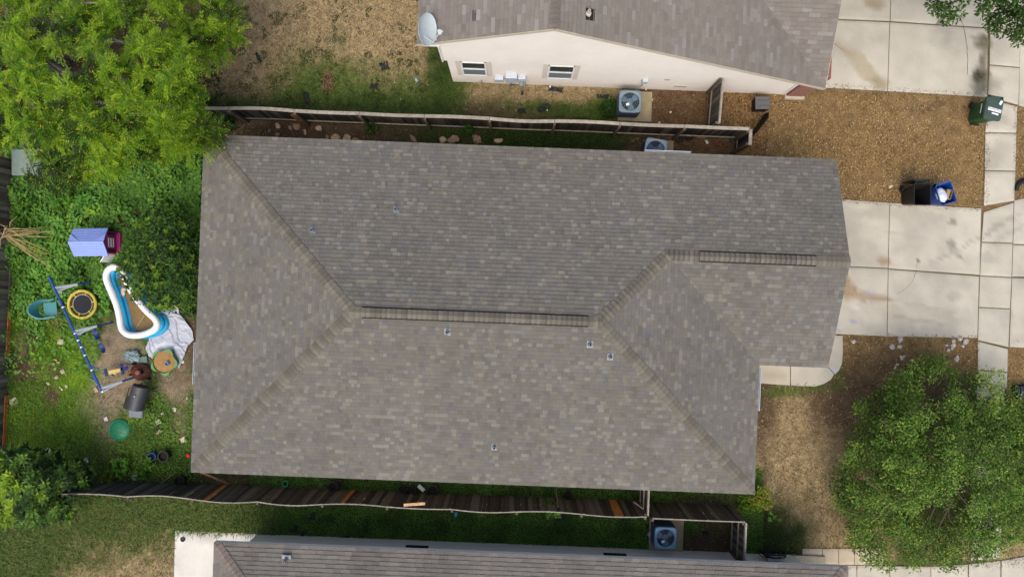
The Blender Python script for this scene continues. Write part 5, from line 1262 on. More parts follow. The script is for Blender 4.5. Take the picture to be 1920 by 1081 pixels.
# rubble and stones
STONEM = mat('stone', attr=True, rough=.9, var=.15, scale=7, fine=.1, bump=.4, bscale=20)
def stone(x, y, r, col, label, group, seed, flat=.5):
    o_ = MB(); blob(o_, (0, 0, 0), r, seed, (random.uniform(.9, 1.25), random.uniform(.6, 1.0), flat), 8, 5, .5, col=col)
    o_.v = [tuple(v * random.uniform(.74, 1.22) for v in q_) for q_ in o_.v]
    o_ = o_.build('stone', STONEM, smooth=18, loc=P(x, y, r * flat * .6), rz=random.uniform(0, 6)); tag(o_, label, 'stone', group)
random.seed(9)
TAN = srgb(206, 178, 144, .84); GRY = srgb(206, 198, 188, .84); BRN = srgb(164, 136, 112, .82)
RUB = ((521, 236, .13, TAN), (545, 240, .1, BRN), (556, 238, .14, BRN), (572, 248, .1, TAN), (598, 240, .14, TAN), (520, 252, .09, BRN), (505, 245, .07, BRN), (630, 258, .2, TAN), (650, 260, .18, TAN), (668, 262, .16, BRN), (775, 260, .16, BRN), (830, 262, .14, TAN), (850, 262, .18, BRN), (895, 262, .18, BRN), (935, 264, .16, TAN), (614, 257, .1, BRN))
for i, (x, y, r, c_) in enumerate(RUB): stone(x, y, r, c_, nth(RUB, i) + ' rubble stone from the left between the capped fence and the house', 'rubble along the capped fence', i + 1, .35)
STN = ((1601, 640, .1), (1688, 635, .13), (1687, 650, .09), (1673, 650, .12), (1788, 639, .08), (1800, 635, .1), (1811, 640, .11), (1788, 648, .1), (1775, 647, .07), (1778, 656, .08), (1785, 654, .06), (1794, 672, .1), (1770, 666, .08), (1805, 648, .08), (1678, 689, .06), (1682, 683, .06), (1690, 670, .07), (1694, 668, .06))
for i, (x, y, r) in enumerate(STN): stone(x, y, r, jitc(GRY, .85, 1.1), nth(STN, i) + ' pale stone from the left in the mulch below the main driveway', 'stones below the main driveway', i + 30, .55)
stone(1670, 350, .07, GRY, 'single pale stone in the mulch left of the black bin', None, 61)
MST = ((114, 640, .14), (117, 696, .1), (107, 707, .1), (90, 718, .09))
for i, (x, y, r) in enumerate(MST): stone(x, y, r, srgb(186, 180, 150, .8), nth(MST, i) + ' pale stone from the left among the lime green moss of the garden', 'stones in the mossy garden', i + 70, .5)
# ------------------------------------------------------------------ plants
BARK = mat('bark', srgb(98, 86, 74, .8), .95, .3, 9, bump=.8, bscale=25); BARKG = mat('bark_grey', srgb(128, 122, 112, .8), .95, .25, 9, bump=.6, bscale=25); TWIG = mat('twig', srgb(112, 96, 78, .8), .95, .2)
class Leaves:
    def __init__(s): s.V = []; s.F = {4: []}; s.C = []; s.n = 0
    def add(s, V, F, C): s.V.append(V); s.F[4].append(F + s.n); s.C.append(C); s.n += len(V)
    def build(s, name, parent=None, m=LEAF):
        me = np_mesh(name, np.concatenate(s.V), np.concatenate(s.F[4]), np.concatenate(s.C), m)
        return inst(name, me, parent)
def limbs(parent, base, forks, r0, m=BARK, trunk_top=None, twist=.15):
    """trunk plus limbs that reach the clump centres"""
    base = Vector(base); top = Vector(trunk_top)
    MB().tube([base, base + (top - base) * .3 + Vector((.06, -.04, 0)), base + (top - base) * .7 + Vector((-.05, .04, 0)), top], [r0 * 1.25, r0, r0 * .85, r0 * .7], 12).build('trunk', m, parent, smooth=60)
    mb = MB()
    for f in forks:
        f = Vector(f); d = f - top
        m1 = top + d * .4 + Vector((random.uniform(-twist, twist), random.uniform(-twist, twist), random.uniform(0, .3))) * d.length * .4
        m2 = top + d * .75 + Vector((random.uniform(-twist, twist), random.uniform(-twist, twist), random.uniform(0, .2))) * d.length * .3
        mb.tube([top - Vector((0, 0, .1)), m1, m2, f], [r0 * .5, r0 * .34, r0 * .2, r0 * .07], 7)
    mb.build('limbs', m, parent, smooth=60)
def scatter_clump(lv, c, r, n, ln, wd, pal, flat=.6, oval=True, outward=.6, light_up=.0):
    """leaves through a clump's volume, turned outwards"""
    d = rand_dirs(n, -1, 1); rad = r * rng.random(n) ** .45
    off = d * rad[:, None]; off[:, 2] *= flat
    cen = np.array(c)[None, :] + off
    dr = d * outward + rand_dirs(n, -.5, .4) * (1 - outward); dr[:, 2] -= .15
    nr = np.tile([0, 0, 1.0], (n, 1)) + rand_dirs(n, -1, 1) * .55
    k = rng.integers(0, len(pal), n); col = np.array(pal)[k] * (1 + (rng.random((n, 1)) - .5) * .4)
    L_ = ln * (.7 + .6 * rng.random(n)); W_ = wd * (.7 + .6 * rng.random(n))
    lv.add(*leaf_arrays(cen, dr, nr, L_, W_, np.clip(col, .002, 1), oval))

# --- big feathery tree, upper left
random.seed(21); rng = np.random.default_rng(21)
tb = P(120, 125, 0)
tree = empty('tree', (tb.x, tb.y, 0), 0, 'large tree with feathery yellow green crown filling the upper left corner', 'tree'); o0 = np.array([tb.x, tb.y, 0])
HOLES = [(10, 22, 26), (112, 118, 34), (215, 90, 36), (300, 36, 34), (192, 208, 30), (66, 196, 24), (96, 30, 14), (250, 165, 18), (130, 132, 22), (168, 80, 16), (262, 205, 16), (60, 262, 14), (330, 118, 14), (150, 100, 20), (350, 20, 18), (385, 62, 14), (282, 104, 14), (210, 236, 14), (150, 212, 16), (30, 190, 14), (225, 135, 14), (345, 205, 12), (245, 60, 12), (46, 306, 34), (20, 300, 26)]
def holed(x, y): return any((x - a_) ** 2 + (y - b_) ** 2 < c_ * c_ for a_, b_, c_ in HOLES)
def in_crown(x, y):
    lim = 330 - .0 * x
    if y > 300 and x > 235: return False
    if y > 338 - .25 * max(0, x - 120) and x > 60: return False
    if y > 268 and x < 30: return False
    if y > 255 and x < 90 and x > 15 and random.random() < .75: return False
    if x > 400 + 40 * math.sin(y / 34) + (18 if y < 120 else -10): return False
    return True
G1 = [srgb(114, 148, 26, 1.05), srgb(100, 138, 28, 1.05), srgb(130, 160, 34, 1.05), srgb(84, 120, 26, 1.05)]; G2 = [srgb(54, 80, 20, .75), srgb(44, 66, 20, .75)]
lv = Leaves(); cl = []; tries = 0
while len(cl) < 210 and tries < 12000:
    tries += 1; x, y = random.uniform(-120, 445), random.uniform(-110, 335)
    if holed(x, y) or not in_crown(x, y): continue
    if all((x - q_[0]) ** 2 + (y - q_[1]) ** 2 > 25.5 ** 2 for q_ in cl): cl.append((x, y))
ends = []
for x, y in cl:
    dd2 = math.hypot((x - 150) / 320, (y - 110) / 260); z = 6.0 - 2.7 * dd2 * dd2 + random.uniform(-.7, .5)
    z = max(2.3, z); c_ = P(x, y, z) - Vector(o0); ends.append(c_)
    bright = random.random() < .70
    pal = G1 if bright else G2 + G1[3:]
    nfr = 34 if bright else 24
    # feathery fronds radiating and drooping from the clump centre
    d = rand_dirs(nfr, -.15, .75); Lf = .30 + .26 * rng.random(nfr)
    st = np.array(c_)[None, :] + rand_dirs(nfr, -1, 1) * .13
    nl = 18
    t = np.linspace(.12, 1, nl)
    pts = st[:, None, :] + d[:, None, :] * (Lf[:, None] * t[None, :])[..., None]
    pts[..., 2] -= (t[None, :] ** 2) * Lf[:, None] * .5
    sd_ = np.cross(d, [0, 0, 1]); sd_ /= np.maximum(np.linalg.norm(sd_, axis=1, keepdims=True), 1e-5)
    sgn = np.where(np.arange(nl) % 2 == 0, 1.0, -1.0)
    ld = d[:, None, :] * .75 + sd_[:, None, :] * sgn[None, :, None] * .75 + (rng.random((nfr, nl, 3)) - .5) * .5
    N_ = nfr * nl; k = rng.integers(0, len(pal), nfr)
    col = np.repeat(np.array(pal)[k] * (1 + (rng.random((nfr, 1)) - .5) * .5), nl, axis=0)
    tip = rng.random(N_) < .04; col[tip] = np.array(srgb(186, 176, 48, .9))
    nr = np.tile([0, 0, 1.0], (N_, 1)) + rand_dirs(N_, -1, 1) * .5
    lv.add(*leaf_arrays(pts.reshape(-1, 3), ld.reshape(-1, 3), nr, .085 + .05 * rng.random(N_), .024 + .012 * rng.random(N_), np.clip(col, .002, 1), False))
# darker inner and lower layer
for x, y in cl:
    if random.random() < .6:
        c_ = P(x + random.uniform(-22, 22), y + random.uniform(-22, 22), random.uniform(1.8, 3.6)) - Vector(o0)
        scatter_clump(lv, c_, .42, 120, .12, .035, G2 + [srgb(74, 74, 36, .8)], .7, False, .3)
lv.build('crown', tree)
limbs(tree, (0, 0, -.05), random.sample(ends, 46), .22, BARKG, (.15, -.05, 2.3), .25)
tw = MB()
for e_ in random.sample(ends, 90):
    for _ in range(2):
        tw.tube([e_ - Vector((0, 0, .12)), e_ + Vector((random.uniform(-.5, .5), random.uniform(-.5, .5), random.uniform(-.7, -.1)))], [.014, .006], 4)
tw.build('twigs', TWIG, tree)['kind'] = 'stuff'

# --- front garden tree, lower right
random.seed(33); rng = np.random.default_rng(33)
tb = P(1735, 865, 0); tree = empty('tree', (tb.x, tb.y, 0), 0, 'broad bushy green tree over the lower right front lawn', 'tree'); o0 = Vector((tb.x, tb.y, 0))
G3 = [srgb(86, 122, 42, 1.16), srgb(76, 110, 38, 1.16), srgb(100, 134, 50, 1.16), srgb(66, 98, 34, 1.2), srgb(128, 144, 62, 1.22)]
lv = Leaves(); ends = []; cl = []; tries = 0
while len(cl) < 620 and tries < 30000:
    tries += 1; x, y = random.uniform(1565, 1960), random.uniform(672, 1064)
    ang = math.atan2(y - 872, x - 1748); rr_ = math.hypot((x - 1748) / (172 if x < 1748 else 215), (y - 872) / 190)
    edge = random.uniform(.9, 1.1) + .10 * math.sin(3 * ang + 1) + .07 * math.sin(7 * ang) + .05 * math.sin(13 * ang + 2)
    if x > 1900 and not (745 < y < 1035): continue
    if rr_ > edge: continue
    if y > 960 and random.random() < .25: continue
    if float(fnoise(np.array(x / 60), np.array(y / 60), 1.0, 300)) < .41: continue
    if y < 775 and x < 1590 + (775 - y) * 1.35: continue
    if all((x - q_[0]) ** 2 + (y - q_[1]) ** 2 > 9.5 ** 2 for q_ in cl): cl.append((x, y, rr_))
for k in range(75): cl.append((random.uniform(1822, 1896), random.uniform(752, 1022), .75))
for k in range(45): cl.append((random.uniform(1885, 1945), random.uniform(775, 1020), .9))
for x, y, rr_ in cl:
    z = max(.8, 4.2 - 2.6 * rr_ ** 2 + random.uniform(-.9, .5)) if y < 960 else random.uniform(.6, 2.4)
    c_ = P(x, y, z) - o0; ends.append(c_)
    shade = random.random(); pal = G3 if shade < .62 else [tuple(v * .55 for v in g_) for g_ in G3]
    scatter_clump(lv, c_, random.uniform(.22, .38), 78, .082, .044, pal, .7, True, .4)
for k in range(24):      # loose sprays at the rim and over the walk
    c_ = P(1858 + random.uniform(-20, 22), 690 + random.uniform(0, 80), 3.0 + random.uniform(-.3, .3)) - o0; scatter_clump(lv, c_, .14, 26, .085, .04, [G3[2], G3[4]], .7); ends.append(c_)
lv.build('crown', tree)
limbs(tree, (0, 0, -.05), random.sample([e_ for e_ in ends if e_.z > 2.0], 60), .085, BARK, (.05, .05, 1.3), .35)
tw = MB()
for e_ in random.sample(ends, 260): tw.tube([e_ - Vector((random.uniform(-.4, .4), random.uniform(-.4, .4), .25)), e_ + Vector((random.uniform(-.25, .25), random.uniform(-.25, .25), .26))], [.014, .006], 4)
tw.build('twigs', TWIG, tree)['kind'] = 'stuff'

# --- street tree reaching in at the upper right
random.seed(41); rng = np.random.default_rng(41)
tb = P(1835, -70, 0); tree = empty('tree', (tb.x, tb.y, 0), 0, 'dark green tree reaching in over the driveway at the upper right', 'tree'); o0 = Vector((tb.x, tb.y, 0))
G4 = [srgb(58, 92, 34, .9), srgb(48, 78, 30, .9), srgb(76, 108, 40, .9), srgb(92, 120, 50, .9)]
lv = Leaves(); ends = []
cl = []; tries = 0
while len(cl) < 300 and tries < 9000:
    tries += 1; x, y = random.uniform(1700, 1990), random.uniform(-240, 82)
    ok = (x - 1776) ** 2 / 36 ** 2 + (y + 8) ** 2 / 50 ** 2 < 1 or ((x - 1895) ** 2 / 56 ** 2 + (y - 5) ** 2 / 62 ** 2 < 1) or (y < -35 and (x - 1845) ** 2 / 150 ** 2 + (y + 110) ** 2 / 110 ** 2 < 1) or (x > 1905 and y < 80)
    if ok and all((x - q_[0]) ** 2 + (y - q_[1]) ** 2 > 9 ** 2 for q_ in cl): cl.append((x, y))
for x, y in cl:
    z = 4.3 + random.uniform(-.7, .6); c_ = P(x, y, z) - o0; ends.append(c_)
    scatter_clump(lv, c_, .22, 70, .10, .05, G4 if random.random() < .7 else [tuple(v * .6 for v in g_) for g_ in G4], .8)
lv.build('crown', tree); limbs(tree, (0, 0, -.05), random.sample(ends, 40), .15, BARK, (0, .0, 2.0), .2)

# --- broad leaved tree, lower left: rosettes of long leaves
random.seed(51); rng = np.random.default_rng(51)
def rosette(lv, c, n, ln, wd, pal, tilt=.35):
    t = np.arange(n) * 2.4 + rng.random() * 6; up = tilt * (rng.random(n) * 1.2 - .1) + np.linspace(0, .8, n)
    d = np.stack([np.cos(t) * np.cos(up), np.sin(t) * np.cos(up), np.sin(up)], axis=1)
    L_ = ln * (1.05 - .45 * np.linspace(0, 1, n)) * (.85 + .3 * rng.random(n)); W_ = wd * (.8 + .4 * rng.random(n))
    col = np.array(pal)[rng.integers(0, len(pal), n)] * (1 + (rng.random((n, 1)) - .5) * .3) * (.8 + .5 * np.linspace(0, 1, n))[:, None]
    lv.add(*leaf_arrays(np.tile(np.array(c), (n, 1)), d, np.tile([0, 0, 1.0], (n, 1)), L_, W_, np.clip(col, .002, 1), True, .2))
tb = P(70, 905, 0); tree = empty('tree', (tb.x, tb.y, 0), 0, 'small tree with rosettes of long leaves at the lower left fence', 'tree'); o0 = Vector((tb.x, tb.y, 0))
G5 = [srgb(86, 120, 52, 1.), srgb(74, 106, 48, 1.), srgb(112, 146, 60, 1.)]; G5b = [srgb(142, 170, 54, 1.), srgb(122, 154, 48, 1.)]; G5d = [srgb(52, 78, 38, .9), srgb(60, 88, 42, .9)]
lv = Leaves(); ends = []; cl = []; tries = 0
while len(cl) < 120 and tries < 9000:
    tries += 1; x, y = random.uniform(-40, 168), random.uniform(828, 985)
    rr_ = math.hypot((x - 45) / 95, (y - 912) / 72)
    if rr_ < 1 or ((x - 152) / 22) ** 2 + ((y - 893) / 28) ** 2 < 1 or ((x - 110) / 30) ** 2 + ((y - 955) / 20) ** 2 < 1:
        if all((x - q_[0]) ** 2 + (y - q_[1]) ** 2 > 13 ** 2 for q_ in cl): cl.append((x, y, rr_))
for x, y, rr_ in cl:
    z = max(.7, 3.0 - 1.3 * min(rr_, 1.3) ** 2 + random.uniform(-.7, .4)); c_ = P(x, y, z) - o0; ends.append(c_)
    pal = G5b if (x < 40 and y > 870 and random.random() < .6) or random.random() < .14 else (G5 if random.random() < .75 else G5d)
    rosette(lv, c_, 13, .30, .095, pal)
    rosette(lv, c_ + Vector((random.uniform(-.2, .2), random.uniform(-.2, .2), -.35)), 9, .26, .09, G5d)
lv.build('crown', tree); limbs(tree, (0, 0, -.05), ends, .07, BARK, (0, 0, .7), .2)

# --- citrus bush against the house
tb = P(300, 490, 0); tree = empty('citrus_bush', (tb.x, tb.y, 0), 0, 'dark glossy citrus bush between the pool and the left roof edge', 'bush'); o0 = Vector((tb.x, tb.y, 0))
random.seed(61); rng = np.random.default_rng(61)
G6 = [srgb(62, 98, 38, .98), srgb(50, 82, 34, .98), srgb(78, 114, 42, .98), srgb(40, 64, 28, .98)]; G6t = [srgb(120, 150, 44, .92), srgb(96, 130, 40, .92)]
lv = Leaves(); ends = []; cl = []; tries = 0
while len(cl) < 260 and tries < 12000:
    tries += 1; x, y = random.uniform(205, 375), random.uniform(380, 600)
    ok = ((x - 305) / 68) ** 2 + ((y - 485) / 92) ** 2 < 1 or ((x - 345) / 30) ** 2 + ((y - 560) / 34) ** 2 < 1 or ((x - 262) / 44) ** 2 + ((y - 538) / 22) ** 2 < 1 or ((x - 243) / 24) ** 2 + ((y - 500) / 26) ** 2 < 1
    if x < 220 + max(0, y - 505) * .6 and y > 495: ok = False
    if x > 285 and y > 585 - (x - 285) * .1 and x < 345: ok = False
    if ok and all((x - q_[0]) ** 2 + (y - q_[1]) ** 2 > 9.5 ** 2 for q_ in cl): cl.append((x, y))
for x, y in cl:
    rr_ = math.hypot((x - 305) / 75, (y - 490) / 105); z = max(.6, 2.3 - 1.0 * rr_ ** 2 + random.uniform(-.5, .3)); c_ = P(x, y, z) - o0; ends.append(c_)
    rosette(lv, c_, 10, .17, .07, G6t if random.random() < .2 else G6, .3); scatter_clump(lv, c_ - Vector((0, 0, .2)), .24, 16, .13, .06, G6, .8)
lv.build('crown', tree); limbs(tree, (0, 0, -.05), random.sample(ends, 80), .06, BARK, (0, 0, .5), .2)
# blossoms / scraps showing between the leaves are left to the ground litter

# --- single weeds and shrubs
def weed(x, y, r, h, pal, label, ln=.14, n=10, name='weed', group=None, cat='plant', ro=True):
    b_ = P(x, y, 0); e_ = empty(name, (b_.x, b_.y, 0), 0, label, cat, group); lv = Leaves(); st = MB()
    for k in range(n):
        t = random.uniform(0, 6.28); r2 = r * math.sqrt(random.random()); c_ = Vector((r2 * math.cos(t), r2 * math.sin(t), h * random.uniform(.5, 1)))
        if ro: rosette(lv, c_, 8, ln, ln * .45, pal, .25)
        else: scatter_clump(lv, c_, .12, 16, ln, ln * .5, pal)
        st.tube([(c_.x * .3, c_.y * .3, 0), (c_.x * .7, c_.y * .7, c_.z * .6), c_], [.012, .009, .005], 5)
    lv.build('foliage', e_); st.build('stem', mat('green_stem', srgb(82, 96, 44, .8), .8), e_)
random.seed(71); rng = np.random.default_rng(71)
GL = [srgb(82, 130, 40, .9), srgb(70, 112, 36, .9), srgb(104, 150, 46, .9)]
weed(1027, 941, .3, 1.3, GL, 'bright green leafy weed growing up through the wavy fence', .2, 14)
weed(905, 942, .22, 1.0, [srgb(110, 118, 60, .85), srgb(90, 100, 50, .85)], 'thin yellowish weed against the wavy fence under the eave', .12, 9)
weed(886, 237, .36, .7, [srgb(54, 96, 30, .85), srgb(40, 76, 24, .85)], 'leafy green weed below the capped fence near its middle', .14, 18); weed(700, 238, .34, .4, [srgb(70, 110, 36, .85), srgb(50, 84, 28, .85)], 'low leafy weed below the capped fence near the rubble', .13, 16)
weed(1418, 925, .45, .7, [srgb(104, 142, 34, .9), srgb(130, 156, 46, .9), srgb(168, 150, 70, .9)], 'yellow green shrub at the lower right roof corner', .09, 46, name='shrub', ro=False, cat='shrub')
weed(1400, 936, .4, .5, [srgb(96, 136, 34, .9), srgb(112, 146, 40, .9)], 'low yellow green shrub under the lower right eave', .09, 36, name='shrub', ro=False, cat='shrub')
weed(1446, 966, .28, .4, [srgb(130, 170, 80, .9), srgb(96, 140, 60, .9)], 'thin pale green sprig at the dark grass below the roof corner', .12, 5)
weed(232, 870, .45, .4, GL, 'leafy potted clump near the pots at the garden corner', .14, 26); weed(290, 866, .2, .4, GL, 'light green sprig in front of the blue bucket', .14, 8); weed(275, 885, .3, .3, GL, 'low leafy clump beside the pale upturned bowl', .12, 14)
weed(215, 893, .25, .6, [srgb(112, 130, 40, .9), srgb(90, 112, 36, .9)], 'yellowish weed growing at the wavy fence base', .13, 12); weed(1140, 205, .3, .25, [srgb(56, 92, 30, .85), srgb(44, 74, 26, .85)], 'dark grass clump beside the north air conditioner pad', .1, 26, ro=False); weed(430, 236, .4, .7, [srgb(40, 66, 24, .85), srgb(50, 82, 28, .85)], 'dark leafy shrub where the capped fence meets the big tree', .12, 34, ro=False, name='shrub', cat='shrub')
weed(58, 400, .5, .5, GL, 'pale leafy weed clump beside the dry stalks', .14, 20); weed(125, 375, .45, .35, GL, 'broad leaved pumpkin like weed above the playhouse', .22, 16); weed(160, 372, .35, .3, [srgb(84, 140, 50, .9), srgb(96, 150, 60, .9)], 'round leaved bright weed near the playhouse roof', .22, 10)

# ------------------------------------------------------------------ grass, litter and ground cover
BLOCK = [(U0 + OV, U1 - OV, V0 + OV, V1 - OV), (U1 - OV, U2 - .3, VG + OV, V1 - OV), (UW, 11.0, VW, 30), (SW0, SW1, -30, SWV)]
CONCPX = [(1544, -60, 1856, 176), (1852, -60, 1990, 196), (1846, 180, 1907, 384), (1525, 384, 1990, 628), (1834, 395, 1990, 640), (1834, 630, 1889, 1050), (1505, 1030, 1656, 1058), (1520, 1062, 1990, 1150), (326, 998, 484, 1120), (1424, 640, 1560, 720), (1550, 630, 1580, 700), (1160, 172, 1221, 228), (1218, 974, 1280, 1032)]
POOLPX = [(x, y) for x, y in RIM]
def free(u, v, px, py, conc=True):
    ok = np.ones(len(u), bool)
    for a_, b_, c_, d_ in BLOCK: ok &= ~((u > a_) & (u < b_) & (v > c_) & (v < d_))
    if conc:
        for a_, b_, c_, d_ in CONCPX: ok &= ~((px > a_) & (px < c_) & (py > b_) & (py < d_))
    ok &= ~(((px - 164) / 33) ** 2 + ((py - 571) / 31) ** 2 < 1) & ~((px > 148) & (px < 222) & (py > 432) & (py < 480))
    ok &= ~(((px - 253) / 42) ** 2 + ((py - 575) / 52) ** 2 < 1) & ~((px > 288) & (px < 350) & (py > 580) & (py < 662)) & ~(((px - 309) / 26) ** 2 + ((py - 678) / 26) ** 2 < 1) & ~(((px - 222) / 22) ** 2 + ((py - 806) / 22) ** 2 < 1)
    return ok
def pbox(x0, y0, x1, y1):
    c_ = [P(x0, y0), P(x1, y0), P(x0, y1), P(x1, y1)]
    return (min(p_.x for p_ in c_), max(p_.x for p_ in c_), min(p_.y for p_ in c_), max(p_.y for p_ in c_))
def sample(n, wfun, box=(-21, 21, -12.2, 12.2), conc=True):
    u = box[0] + rng.random(n) * (box[1] - box[0]); v = box[2] + rng.random(n) * (box[3] - box[2]); px, py = to_px(u, v)
    ok = free(u, v, px, py, conc); u, v, px, py = u[ok], v[ok], px[ok], py[ok]
    w = wfun(layers(px, py), px, py); k = rng.random(len(u)) < w
    return u[k], v[k], px[k], py[k]
def blades(name, label, n, wfun, ln, wd, pal, lean, m=LEAF, cat='grass', z0=0.0, box=(-21, 21, -12.2, 12.2)):
    u, v, px, py = sample(n, wfun, box); N_ = len(u)
    t = rng.random(N_) * 6.283; el = lean[0] + rng.random(N_) * (lean[1] - lean[0])
    d = np.stack([np.cos(t) * np.cos(el), np.sin(t) * np.cos(el), np.sin(el)], axis=1)
    cen = np.stack([u, v, np.full(N_, z0) + rng.random(N_) * .02], axis=1)
    col = np.array(pal)[rng.integers(0, len(pal), N_)] * (1 + (rng.random((N_, 1)) - .5) * .5)
    lv = Leaves(); lv.add(*leaf_arrays(cen, d, np.tile([0, 0, 1.0], (N_, 1)) + rand_dirs(N_, -1, 1) * .3, ln[0] + rng.random(N_) * (ln[1] - ln[0]), wd[0] + rng.random(N_) * (wd[1] - wd[0]), np.clip(col, .002, 1), False))
    o = lv.build(name, None, m); return tag(o, label, cat, None, 'stuff')
rng = np.random.default_rng(81)
garden = lambda px, py: (px < 385) & (py > 225) & (py < 925)
south = lambda px, py: (py > 945) & (px > 470) & (px < 1420)
blades('grass', 'green grass growing over the lawns and verges', 420000, lambda L_, px, py: np.clip(L_['green'] * .9 + L_['deep'] * .6 + L_['lime'] * .5, 0, 1) * np.where(garden(px, py), .5, 1) * np.where(south(px, py), .25, 1), (.06, .15), (.008, .018), [srgb(78, 108, 40, .9), srgb(64, 92, 34, .9), srgb(94, 120, 48, .9), srgb(52, 74, 28, .9), srgb(112, 120, 60, .88)], (.15, 1.1))
blades('long_grass', 'long shaggy grass behind the wavy fence at the lower left', 60000, lambda L_, px, py: np.clip((L_['green'] + L_['deep']) * 1.0, 0, 1) * ((px < 520) & (py > 925)), (.16, .38), (.012, .024), [srgb(94, 124, 54, 1.05), srgb(74, 102, 44, 1.05), srgb(118, 138, 70, 1.05), srgb(54, 78, 34, 1.), srgb(140, 136, 80, 1.)], (.05, .7), box=pbox(-10, 920, 525, 1100))
blades('dry_grass', 'dry straw coloured grass on the lawns', 330000, lambda L_, px, py: np.clip(L_['dry'] * .95 + L_['mulch'] * .12 + L_['soil'] * .08, 0, 1) * (py < 1100), (.08, .22), (.010, .020), [srgb(164, 148, 116, .84), srgb(146, 129, 98, .84), srgb(182, 167, 134, .84), srgb(118, 101, 75, .84), srgb(100, 84, 62, .84)], (.0, .6), DRYLEAF)
def litter(name, label, n, wfun, ln, pal, zmax=.02, cat='leaf litter', conc=True, box=(-21, 21, -12.2, 12.2)):
    u, v, px, py = sample(n, wfun, box, conc); N_ = len(u)
    d = rand_dirs(N_, -.15, .3); cen = np.stack([u, v, .006 + rng.random(N_) * zmax], axis=1); L_ = ln[0] + rng.random(N_) * (ln[1] - ln[0])
    col = np.array(pal)[rng.integers(0, len(pal), N_)] * (1 + (rng.random((N_, 1)) - .5) * .4)
    lv = Leaves(); lv.add(*leaf_arrays(cen, d, np.tile([0, 0, 1.0], (N_, 1)) + rand_dirs(N_, -1, 1) * .5, L_, L_ * (.3 + .3 * rng.random(N_)), np.clip(col, .002, 1), False, .25))
    return tag(lv.build(name, None, DRYLEAF), label, cat, None, 'stuff')
litter('leaf_litter', 'golden brown fallen leaves over the mulched front yard', 110000, lambda L_, px, py: np.clip(L_['mulch'] * .75 * np.clip(fnoise(px / 48, py / 48, .7, 400) * 3.2 - 1.0, .12, 1) + L_['soil'] * .1 * (px > 1100), 0, 1), (.03, .08), [srgb(180, 150, 98, .88), srgb(152, 122, 76, .88), srgb(198, 172, 122, .88), srgb(122, 96, 62, .86), srgb(102, 80, 56, .86), srgb(142, 112, 70, .86)], box=pbox(1390, 150, 1925, 820))
litter('brown_leaves', 'reddish brown fallen leaves between the fences and houses', 5000, lambda L_, px, py: ((px > 1210) & (px < 1440) & (py > 150) & (py < 300)) * .8, (.04, .08), [srgb(128, 78, 52, .84), srgb(104, 62, 42, .84), srgb(150, 98, 64, .84), srgb(84, 54, 40, .84)], box=pbox(1205, 150, 1445, 305))
litter('driveway_debris', 'scattered dark leaf bits on the concrete', 5000, lambda L_, px, py: (px > 1440) * .12, (.02, .05), [srgb(110, 96, 70, .8), srgb(80, 70, 54, .8)], .0, conc=False).location.z = .042
litter('petals', 'patch of fallen reddish petals on the north lawn', 500, lambda L_, px, py: (((px - 614) / 14) ** 2 + ((py - 154) / 20) ** 2 < 1) * .9, (.03, .06), [srgb(176, 112, 108, .84), srgb(140, 80, 76, .84), srgb(196, 140, 134, .84)], cat='petals', box=pbox(595, 130, 633, 178))
def cover(name, label, n, wfun, ln, hmax, pal, hscale=1.6, cat='ground cover', seed=500, box=(-21, 21, -12.2, 12.2)):
    u, v, px, py = sample(n, wfun, box); N_ = len(u)
    hm = np.clip((fnoise(u, v, hscale, seed) - .3) * 2.2, .1, 1.0)
    z = hmax * hm * (.45 + .55 * rng.random(N_)); d = rand_dirs(N_, -.25, .35)
    cen = np.stack([u, v, z + .02], axis=1); L_ = (ln[0] + rng.random(N_) * (ln[1] - ln[0])) * (.7 + .6 * fnoise(u, v, 1.1, seed + 7))
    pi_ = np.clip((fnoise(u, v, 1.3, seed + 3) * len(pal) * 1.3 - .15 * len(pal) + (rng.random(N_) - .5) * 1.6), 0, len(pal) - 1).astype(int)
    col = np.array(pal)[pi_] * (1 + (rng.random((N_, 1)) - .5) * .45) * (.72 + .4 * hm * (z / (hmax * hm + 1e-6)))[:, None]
    lv = Leaves(); lv.add(*leaf_arrays(cen, d, np.tile([0, 0, 1.0], (N_, 1)) + rand_dirs(N_, -1, 1) * .35, L_, L_ * .62, np.clip(col, .002, 1), True, .12))
    return tag(lv.build(name), label, cat, None, 'stuff')
weedw = lambda L_, px, py: np.clip((L_['green'] * 1.1 + L_['deep'] * 1.0 + .1) , 0, 1) * ((px < 380) & (py > 240) & (py < 700) & (px > 16)) * np.where(py > 590, .7, 1) * (~((px > 190) & (py > 590)))
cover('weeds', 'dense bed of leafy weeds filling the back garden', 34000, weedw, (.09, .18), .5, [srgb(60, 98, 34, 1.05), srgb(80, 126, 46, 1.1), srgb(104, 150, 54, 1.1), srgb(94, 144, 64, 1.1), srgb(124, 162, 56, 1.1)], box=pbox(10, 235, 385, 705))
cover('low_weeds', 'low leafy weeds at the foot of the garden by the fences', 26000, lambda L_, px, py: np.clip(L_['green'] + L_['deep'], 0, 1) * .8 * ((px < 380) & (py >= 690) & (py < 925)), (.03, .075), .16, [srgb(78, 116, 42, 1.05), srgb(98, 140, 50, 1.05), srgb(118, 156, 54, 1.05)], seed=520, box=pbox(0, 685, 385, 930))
cover('moss', 'bright lime green mossy weeds around the swing set', 50000, lambda L_, px, py: np.clip(L_['lime'] * 1.3, 0, 1) * (px < 400), (.025, .05), .06, [srgb(120, 160, 30, 1.05), srgb(104, 146, 34, 1.05), srgb(138, 172, 40, 1.05)], seed=540, box=pbox(0, 540, 260, 870))
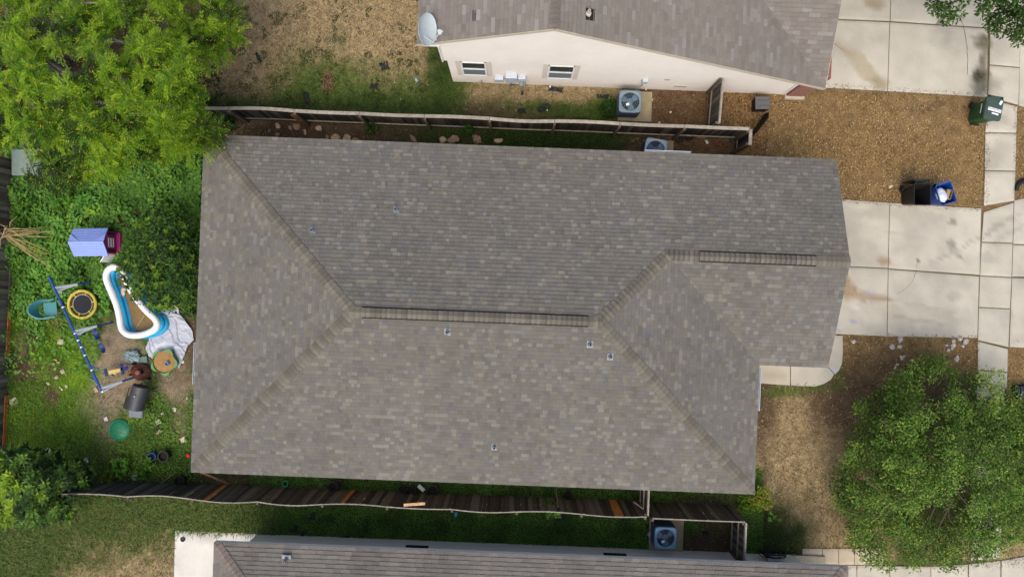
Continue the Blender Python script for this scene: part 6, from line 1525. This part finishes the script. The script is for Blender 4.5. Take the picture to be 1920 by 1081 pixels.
cover('broadleaf_lawn', 'dark green broadleaf lawn strip below the wavy fence', 150000, lambda L_, px, py: np.clip(L_['deep'] * 1.1 + L_['green'] * .8, 0, 1) * ((px > 470) & (px < 1430) & (py > 880)), (.025, .05), .07, [srgb(70, 106, 40, 1.15), srgb(82, 122, 46, 1.15), srgb(96, 134, 52, 1.15), srgb(60, 92, 36, 1.15)], hscale=2.4, seed=560, box=pbox(465, 875, 1435, 1035))
cover('north_strip_weeds', 'low dark weeds in the strip along the capped fence', 30000, lambda L_, px, py: np.clip(L_['deep'] + L_['green'] * .7, 0, 1) * ((px > 380) & (px < 1430) & (py > 195) & (py < 300)), (.03, .06), .09, [srgb(54, 84, 34, .95), srgb(66, 98, 38, .95)], seed=580, box=pbox(375, 190, 1435, 305))
cover('tree_undergrowth', 'leafy undergrowth beneath the big tree', 9000, lambda L_, px, py: ((px < 420) & (py < 260)) * .28 * (py > 120), (.06, .12), .3, [srgb(44, 66, 26, .86), srgb(60, 84, 32, .86), srgb(90, 74, 50, .8)], seed=600, box=pbox(-10, 100, 425, 270))

cover('lawn_tufts', 'small dark green tufts dotted over the dry north lawn', 26000, lambda L_, px, py: ((px > 430) & (px < 800) & (py < 208)) * (fnoise(px / 48, py / 48, 3.2, 900, 2) > .70 - .10 * np.clip(py / 200, 0, 1)) * .9, (.03, .06), .05, [srgb(56, 76, 34, .9), srgb(70, 90, 40, .9), srgb(44, 62, 28, .9)], seed=620, box=pbox(425, -20, 805, 210))

edges = lambda px, py: ((np.abs(py - (373 + (px - 1570) * .056)) < 5 + 7 * fnoise(px / 48, py / 48, 2, 950)) & (px > 1560) & (px < 1845)) | ((np.abs(py - (633 + (px - 1690) * .02)) < 4 + 6 * fnoise(px / 48, py / 48, 2, 951)) & (px > 1585) & (px < 1835)) | ((np.abs(py - (165 + (px - 1548) * .057)) < 4 + 8 * fnoise(px / 48, py / 48, 2, 952)) & (px > 1548) & (px < 1853)) | ((np.abs(px - 1848) < 6) & (py > 190) & (py < 390)) | ((np.abs(px - 1904) < 6) & (py > 200) & (py < 375))
litter('leaf_spill', 'fallen leaves and crumbs spilling over the concrete edges', 40000, lambda L_, px, py: edges(px, py) * .5, (.025, .06), [srgb(168, 144, 104, .84), srgb(142, 117, 80, .84), srgb(110, 88, 62, .84), srgb(90, 72, 54, .84)], .01, conc=False, box=pbox(1540, 150, 1920, 660)).location.z = .04
